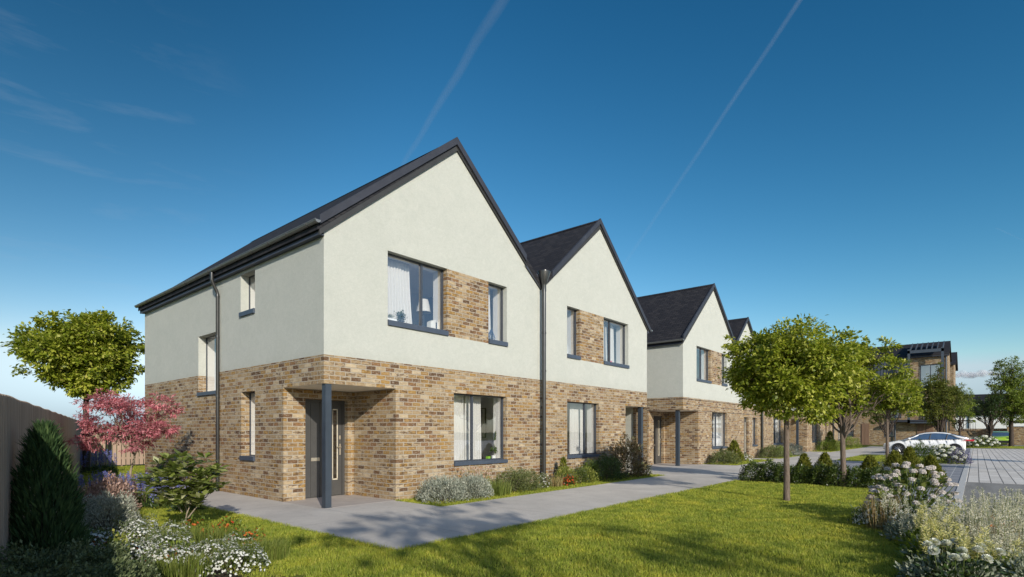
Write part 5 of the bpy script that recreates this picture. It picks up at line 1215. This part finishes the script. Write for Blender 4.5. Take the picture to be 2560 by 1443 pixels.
# white house far right
wh = empty('white_house', (104,-44,0), 0, 'long white house with a dark roof at the far right behind the brick garden walls', 'house')
m = MB(); m.poly([(0,0,-.05),(0,0,4.3),(0,38.2,4.3),(0,38.2,-.05)]); m.poly([(0,38.2,-.05),(0,38.2,4.3),(4.5,38.2,7.4),(9,38.2,4.3),(9,38.2,-.05)]); m.poly([(9,0,-.05),(9,38.2,-.05),(9,38.2,4.3),(9,0,4.3)]); m.build('rendered_wall', M['white'], wh, recalc=False)
slope_yz('roof', M['slate_x'], -.35, 4.25, 4.5, 7.45, -.2, 38.4, .2, wh); slope_yz('roof', M['slate_x'], 4.5, 7.45, 9.35, 4.25, -.2, 38.4, .2, wh)
m = MB(); m.tube([(-.06,35.2,4.2),(-.06,35.2,0)],.09); m.build('downpipe', M['seam'], wh)
# garden walls and carport
gw = empty('garden_wall', (88,-13.2,0), 0, 'dark brick garden wall in shade below the white house', 'wall')
m = MB(); m.box(0,.25,0,5.4,-.05,1.85); m.build('brick_wall', M['brick'], gw); m = MB(); m.box(-.03,.28,-.02,5.42,1.852,1.93); m.build('coping', M['kerb'], gw)
gw2 = empty('garden_wall', (80.5,-26,0), 0, 'sunlit brick garden wall behind the green car at the right edge', 'wall')
m = MB(); m.box(0,.25,0,13.6,-.05,2.05); m.build('brick_wall', M['brick'], gw2); m = MB(); m.box(-.03,.28,-.02,13.62,2.052,2.12); m.build('coping', M['anthracite'], gw2)
cp = empty('carport', (83,-27,0), 0, 'flat black carport roof above the sunlit garden wall', 'carport')
m = MB(); m.box(0,5,0,14.4,2.55,2.85); m.build('roof', M['dark'], cp)
for x,y in ((.1,14.1),(.1,7),(.1,.2),(4.8,14.1)): m = MB(); m.box(x,x+.14,y,y+.14,0,2.549); m.build('post', M['dark'], cp)
gw3 = empty('garden_wall', (69,-9.6,0), 0, 'short brick wall with a black railing at the right corner of the tall block', 'wall')
m = MB(); m.box(0,.3,0,2.2,-.05,1.55); m.build('brick_wall', M['brick'], gw3)
m = MB(); m.box(.1,.18,0,2.2,2.6,2.72); m.box(.1,.18,0,2.2,1.552,1.62)
for i in range(12): m.box(.12,.16,i*.19,i*.19+.03,1.62,2.6)
m.build('railing', M['dark'], gw3)

# ------------------------------------------------------------------ cars
def paint(name, col):
    t = NT(name); p = t.pr(col, .28, .5); p.inputs['Coat Weight'].default_value = 1.; p.inputs['Coat Roughness'].default_value = .03; return t.fin(p)
M['tyre'] = simple('tyre_rubber', (.014,.014,.015), .8, .3); M['rim'] = simple('alloy_rim', (.42,.42,.44), .3, .6, .8)
M['car_glass'] = simple('car_glass', (.05,.09,.16), .03, 1.); M['lamp_red'] = simple('rear_lamp', (.55,.03,.05), .15, .6); M['lamp_clear'] = simple('head_lamp', (.7,.72,.75), .1, .8); M['plastic'] = simple('black_plastic', (.018,.018,.02), .55, .4)
def interp(tab, x): return float(np.interp(x, [p[0] for p in tab], [p[1] for p in tab]))
def make_car(name, loc, rz, label, pm, L, Wd, hood, roofl, low, wheels, wr, gl0, gl1, width, dark_bumper=False, pillars=(), belt=None):
    """x runs from nose (0) to tail (L)"""
    root = empty(name, loc, rz, label, 'car'); hw = Wd/2; xs = np.concatenate([[0,.03,.10],np.linspace(.22,L-.22,34),[L-.10,L-.03,L]]); n = 13
    def ring(x):
        w = hw*interp(width, x); zb = interp(hood, x); zl = interp(low, x)
        pts = []
        for f, wz in ((0.,.86),(.10,.96),(.30,1.),(.55,1.),(.78,.975),(.93,.92)): pts.append((w*wz, zl+(zb-zl)*f))
        pts.append((w*.78, zb)); top = zb+.012*w
        full = [(-y,z) for y,z in pts]+[(0,top)]+[(y,z) for y,z in reversed(pts)]
        return full
    m = MB(); k = 13
    for x in xs:
        for y,z in ring(x): m.v.append((x,y,z))
    def inarch(x, z):
        return any((x-c)**2+(z-wr)**2 < (wr*1.13)**2 for c in wheels)
    for i in range(len(xs)-1):
        for j in range(k-1):
            a = i*k+j; m.f.append((a,a+1,a+k+1,a+k)); m.m.append(0)
    m.f.append(tuple(range(k))); m.m.append(0); e = (len(xs)-1)*k; m.f.append(tuple(range(e+k-1,e-1,-1))); m.m.append(0)
    for i in range(len(xs)-1): m.f.append((i*k,i*k+k,i*k+2*k-1,i*k+k-1)); m.m.append(0)
    body = m.build('body', [pm,M['plastic']], root, smooth=True)
    # dark wheel housings set over the flanks
    for s in (-1,1):
        for c in wheels:
            m = MB(); y = s*hw*interp(width, c); q = [(c+wr*1.14*math.cos(t), wr+wr*1.14*math.sin(t)) for t in np.linspace(-.55,math.pi+.55,22)]
            m.prism_xz(q, y+s*.004, y-s*.16); m.build('wheel_arch', M['plastic'], root)
            m = MB(); prof = [(wr*.62,-.1),(wr*.97,-.10),(wr,-.07),(wr,.07),(wr*.97,.10),(wr*.62,.10)]
            for a in range(28):
                t0 = 2*math.pi*a/28; t1 = 2*math.pi*(a+1)/28
                for (r0,w0),(r1,w1) in zip(prof[:-1],prof[1:]): m.poly([(c+r0*math.cos(t0),y-s*.09+w0,wr+r0*math.sin(t0)),(c+r1*math.cos(t0),y-s*.09+w1,wr+r1*math.sin(t0)),(c+r1*math.cos(t1),y-s*.09+w1,wr+r1*math.sin(t1)),(c+r0*math.cos(t1),y-s*.09+w0,wr+r0*math.sin(t1))])
            wh_ = m.build('wheel', M['tyre'], root); m = MB()
            for sp_ in range(10):
                t = 2*math.pi*sp_/10; m.tube([(c+.05*math.cos(t),y+s*.0,wr+.05*math.sin(t)),(c+wr*.66*math.cos(t+.12),y+s*.012,wr+wr*.66*math.sin(t+.12))], .016, 5)
            m.tube([(c,y-s*.02,wr),(c,y+s*.016,wr)], .06, 12); m.tube([(c,y-s*.05,wr),(c,y-s*.048,wr)], wr*.66, 20, m=1); m.build('rim', [M['rim'],M['plastic']], wh_)
    # cabin: glass band and painted roof
    gx = np.linspace(gl0, gl1, 26); G = MB(); Rf = MB(); kk = 9
    for x in gx:
        zb = interp(hood, x)-.02; zr = interp(roofl, x); w = hw*interp(width, x)*.90; h = max(0., zr-zb); tw = w-.30*h
        for y,z in ((-w,zb),(-(w+tw)/2-.02*h,zb+h*.55),(-tw,zb+h*.90),(-tw*.8,zb+h*.985),(0,zr),(tw*.8,zb+h*.985),(tw,zb+h*.90),((w+tw)/2+.02*h,zb+h*.55),(w,zb)): G.v.append((x,y,z))
    for i in range(len(gx)-1):
        for j in range(kk-1): G.f.append((i*kk+j,i*kk+j+1,i*kk+kk+j+1,i*kk+kk+j)); G.m.append(0)
    g = G.build('windows', M['car_glass'], root, smooth=True)
    x0, x1 = pillars[0]
    rx = np.linspace(x0, x1, 16); Rv = MB()
    for x in rx:
        zb = interp(hood, x)-.02; zr = interp(roofl, x)+.008; w = hw*interp(width, x)*.90; h = max(0., zr-zb); tw = w-.30*h
        for y,z in ((-tw-.012,zb+h*.80),(-tw-.004,zb+h*.91),(-tw*.8,zb+h*.992+.004),(0,zr+.006),(tw*.8,zb+h*.992+.004),(tw+.004,zb+h*.91),(tw+.012,zb+h*.80)): Rv.v.append((x,y,z))
    for i in range(len(rx)-1):
        for j in range(6): Rv.f.append((i*7+j,i*7+j+1,i*7+8+j,i*7+7+j)); Rv.m.append(0)
    Rv.build('roof', pm, root, smooth=True)
    # pillars run down from the roof to the belt
    def cab(x, f, s):
        zb = interp(hood, x)-.02; zr = interp(roofl, x); w = hw*interp(width, x)*.90; h = max(0., zr-zb); tw = w-.30*h
        return (x, s*(w+(tw-w)*f/.9+.016), zb+h*f)
    for s in (-1,1):
        m = MB(); m.tube([cab(gl0+(x0-gl0)*f,.02+.82*f,s) for f in (0,.35,.7,1.)], .035, 6); m.build('pillar', pm, root, smooth=True); m = MB(); m.tube([cab(x1+(gl1-x1)*f,.82*(1-f)+.02,s) for f in (0,.35,.7,1.)], [.05,.07,.08,.06], 6); m.build('pillar', pm, root, smooth=True)
        for pc in pillars[1:]:
            m = MB(); m.tube([cab(pc,.03,s),cab(pc+.03,.45,s),cab(pc+.08,.86,s)], .03, 6); m.build('pillar', M['plastic'], root)
        m = MB(); xm = gl0+.42; p = cab(xm,.10,s); m.lathe([(0,-.06),(.07,-.055),(.095,0),(.075,.055),(0,.065)], (p[0],p[1]+s*.13,p[2]+.05), 12); m.tube([p,(p[0],p[1]+s*.1,p[2]+.03)], .02); m.build('wing_mirror', pm if not dark_bumper else M['plastic'], root, smooth=True)
    return root, hw
white = paint('white_car_paint', (.80,.80,.80)); green = paint('lime_car_paint', (.30,.48,.03))
Lc = 4.98
wc, hw = make_car('parked_car', (41.05,-4.65,0), R(-90), 'white coupe like saloon parked nose to the path behind the slim tree trunks', white, Lc, 1.92,
   [(0,.58),(.06,.68),(.3,.76),(.9,.90),(1.5,.98),(2.6,1.0),(3.9,1.03),(4.5,1.07),(4.9,1.0),(Lc,.88)], [(1.05,.92),(1.5,1.12),(2.0,1.33),(2.4,1.43),(2.9,1.47),(3.4,1.44),(3.9,1.33),(4.4,1.18),(4.75,1.07)],
   [(0,.30),(.15,.22),(.6,.2),(4.3,.2),(4.8,.30),(Lc,.42)], (.93,3.93), .345, 1.10, 4.62, [(0,.62),(.03,.74),(.10,.84),(.3,.93),(.8,1.),(4.0,1.),(4.5,.96),(4.88,.86),(4.95,.80),(Lc,.70)], False, ((2.02,3.75),2.62,3.5))
for s in (-1,1):
    m = MB(); m.prism_xz([(.10,.66),(.42,.74),(.50,.70),(.22,.60)], s*hw*.95, s*hw*.80); m.build('headlight', M['lamp_clear'], wc)
    m = MB(); m.prism_xz([(4.28,.93),(4.84,.99),(4.93,.95),(4.86,.88)], s*hw*.975, s*hw*.72); m.build('rear_light', M['lamp_red'], wc)
    m = MB(); m.box(1.62,1.625,s*hw*1.002,s*hw*.97,.32,.94); m.box(2.66,2.665,s*hw*1.002,s*hw*.97,.32,.95); m.box(3.55,3.555,s*hw*1.002,s*hw*.97,.55,.96); m.build('door_gap', M['plastic'], wc)
m = MB(); m.box(.012,.06,-.5,.5,.33,.48); m.build('grille', M['plastic'], wc)
gc, hg_ = make_car('parked_car', (72.2,-11.65,0), 0, 'lime green car facing the viewer between two tree trunks far right', green, 4.6, 1.9,
   [(0,.78),(.06,.88),(.4,.96),(1.2,1.04),(2.6,1.06),(4.2,1.08),(4.6,1.0)], [(1.1,1.02),(1.9,1.46),(2.4,1.54),(3.4,1.52),(4.1,1.36),(4.4,1.1)],
   [(0,.34),(.3,.24),(4.2,.24),(4.6,.4)], (.9,3.7), .36, 1.1, 4.45, [(0,.86),(.05,.93),(.3,.98),(.8,1.),(4.2,.98),(4.6,.86)], True, ((1.85,4.0),2.6,3.4))
m = MB(); m.box(-.02,.08,-.80,.80,.30,.56); m.build('bumper', M['plastic'], gc)
for s in (-1,1): m = MB(); m.box(-.012,.16,s*.48,s*.86,.78,.885); m.build('headlight', M['plastic'], gc)
m = MB(); m.box(34.2,36.2,-4.95,-4.06,-.02,.03); m.box(34.3,36.1,-4.9,-4.1,.0305,.034,1); tag(m.build('edged_tray', [M['dark'],M['lawn']]), 'low black edged tray lying at the path edge left of the white car', 'tray')  # flat tray with a black rim and a lawn coloured top

# ------------------------------------------------------------------ contrails and a small cloud
def haze_mat(name, amount, col=(.86,.9,.95), nscale=.01):
    t = NT(name); tr = t.n('BsdfTransparent'); em = t.n('BsdfDiffuse'); em.inputs[0].default_value = (*col,1); tl = t.n('BsdfTranslucent'); tl.inputs[0].default_value = (*col,1)
    ad = t.n('MixShader'); ad.inputs[0].default_value = .5; t.l(em.outputs[0], ad.inputs[1]); t.l(tl.outputs[0], ad.inputs[2])
    lw = t.n('LayerWeight'); lw.inputs[0].default_value = .5
    f = t.math('POWER', t.math('SUBTRACT', 1., lw.outputs['Facing']), 1.6)
    f = t.math('MULTIPLY', f, t.ramp(t.noise(nscale, 5, .65), [(.25,(.5,)*3),(.75,(1.,)*3)])); f = t.math('MULTIPLY', f, amount)
    mx = t.n('MixShader'); t.l(f, mx.inputs[0]); t.l(tr.outputs[0], mx.inputs[1]); t.l(ad.outputs[0], mx.inputs[2]); t.l(mx.outputs[0], t.out.inputs['Surface']); return t.m
M['trail'] = haze_mat('contrail_ice', .15, nscale=.012); M['trail_thin'] = haze_mat('thin_contrail_ice', .115, nscale=.012)
s_, c_ = math.sin(YAW), math.cos(YAW)
def contrail(pa, pb, ra, rb, label):
    m = MB(); n = 24; A_ = np.array(pa, float); B_ = np.array(pb, float)
    m.tube([tuple(A_+(B_-A_)*i/n+np.array([math.sin(i*.9)*ra*.12,math.cos(i*1.3)*ra*.12,0])) for i in range(n+1)], [ra+(rb-ra)*i/n for i in range(n+1)], 16, cap=False)
    return tag(m.build('contrail', M['trail'] if ra > 6 else M['trail_thin'], smooth=True), label, 'contrail', 'contrails in the sky')
contrail((723.8, 603.7, 800.0), (1063.6, 1394.9, 800.0), 12.5, 7.5, 'wide contrail rising from behind the roof of the nearest house')
contrail((1074.6, 212.2, 800.0), (2436.3, 1369.3, 800.0), 5.5, 10.5, 'long thin contrail slanting down to the second gable')
contrail((3377.2, -251.9, 800.0), (2846.5, -68.4, 800.0), 3.0, 3.0, 'short faint contrail at the right edge of the sky')
M['cloud'] = haze_mat('cloud_vapour', .40, (.9,.9,.92), .03)
m = MB(); r = np.random.default_rng(9)
for i in range(26):
    f = i/25; u = -46+92*f+r.normal()*4; hgt = 13*math.sin(math.pi*min(1,f*.92+.04))**.7; q = 5+9*math.sin(math.pi*f)*r.random()+3
    c = (1966+r.normal()*12, -9-u, 152+r.random()*hgt+2)
    m.lathe([(0.01,-q*.55),(q*.7,-q*.42),(q,0),(q*.75,q*.5),(q*.35,q*.75),(.01,q*.8)], c, 14)
tag(m.build('cloud', M['cloud'], smooth=True), 'small flat white cloud low between the tall block and the right hand trees', 'cloud')
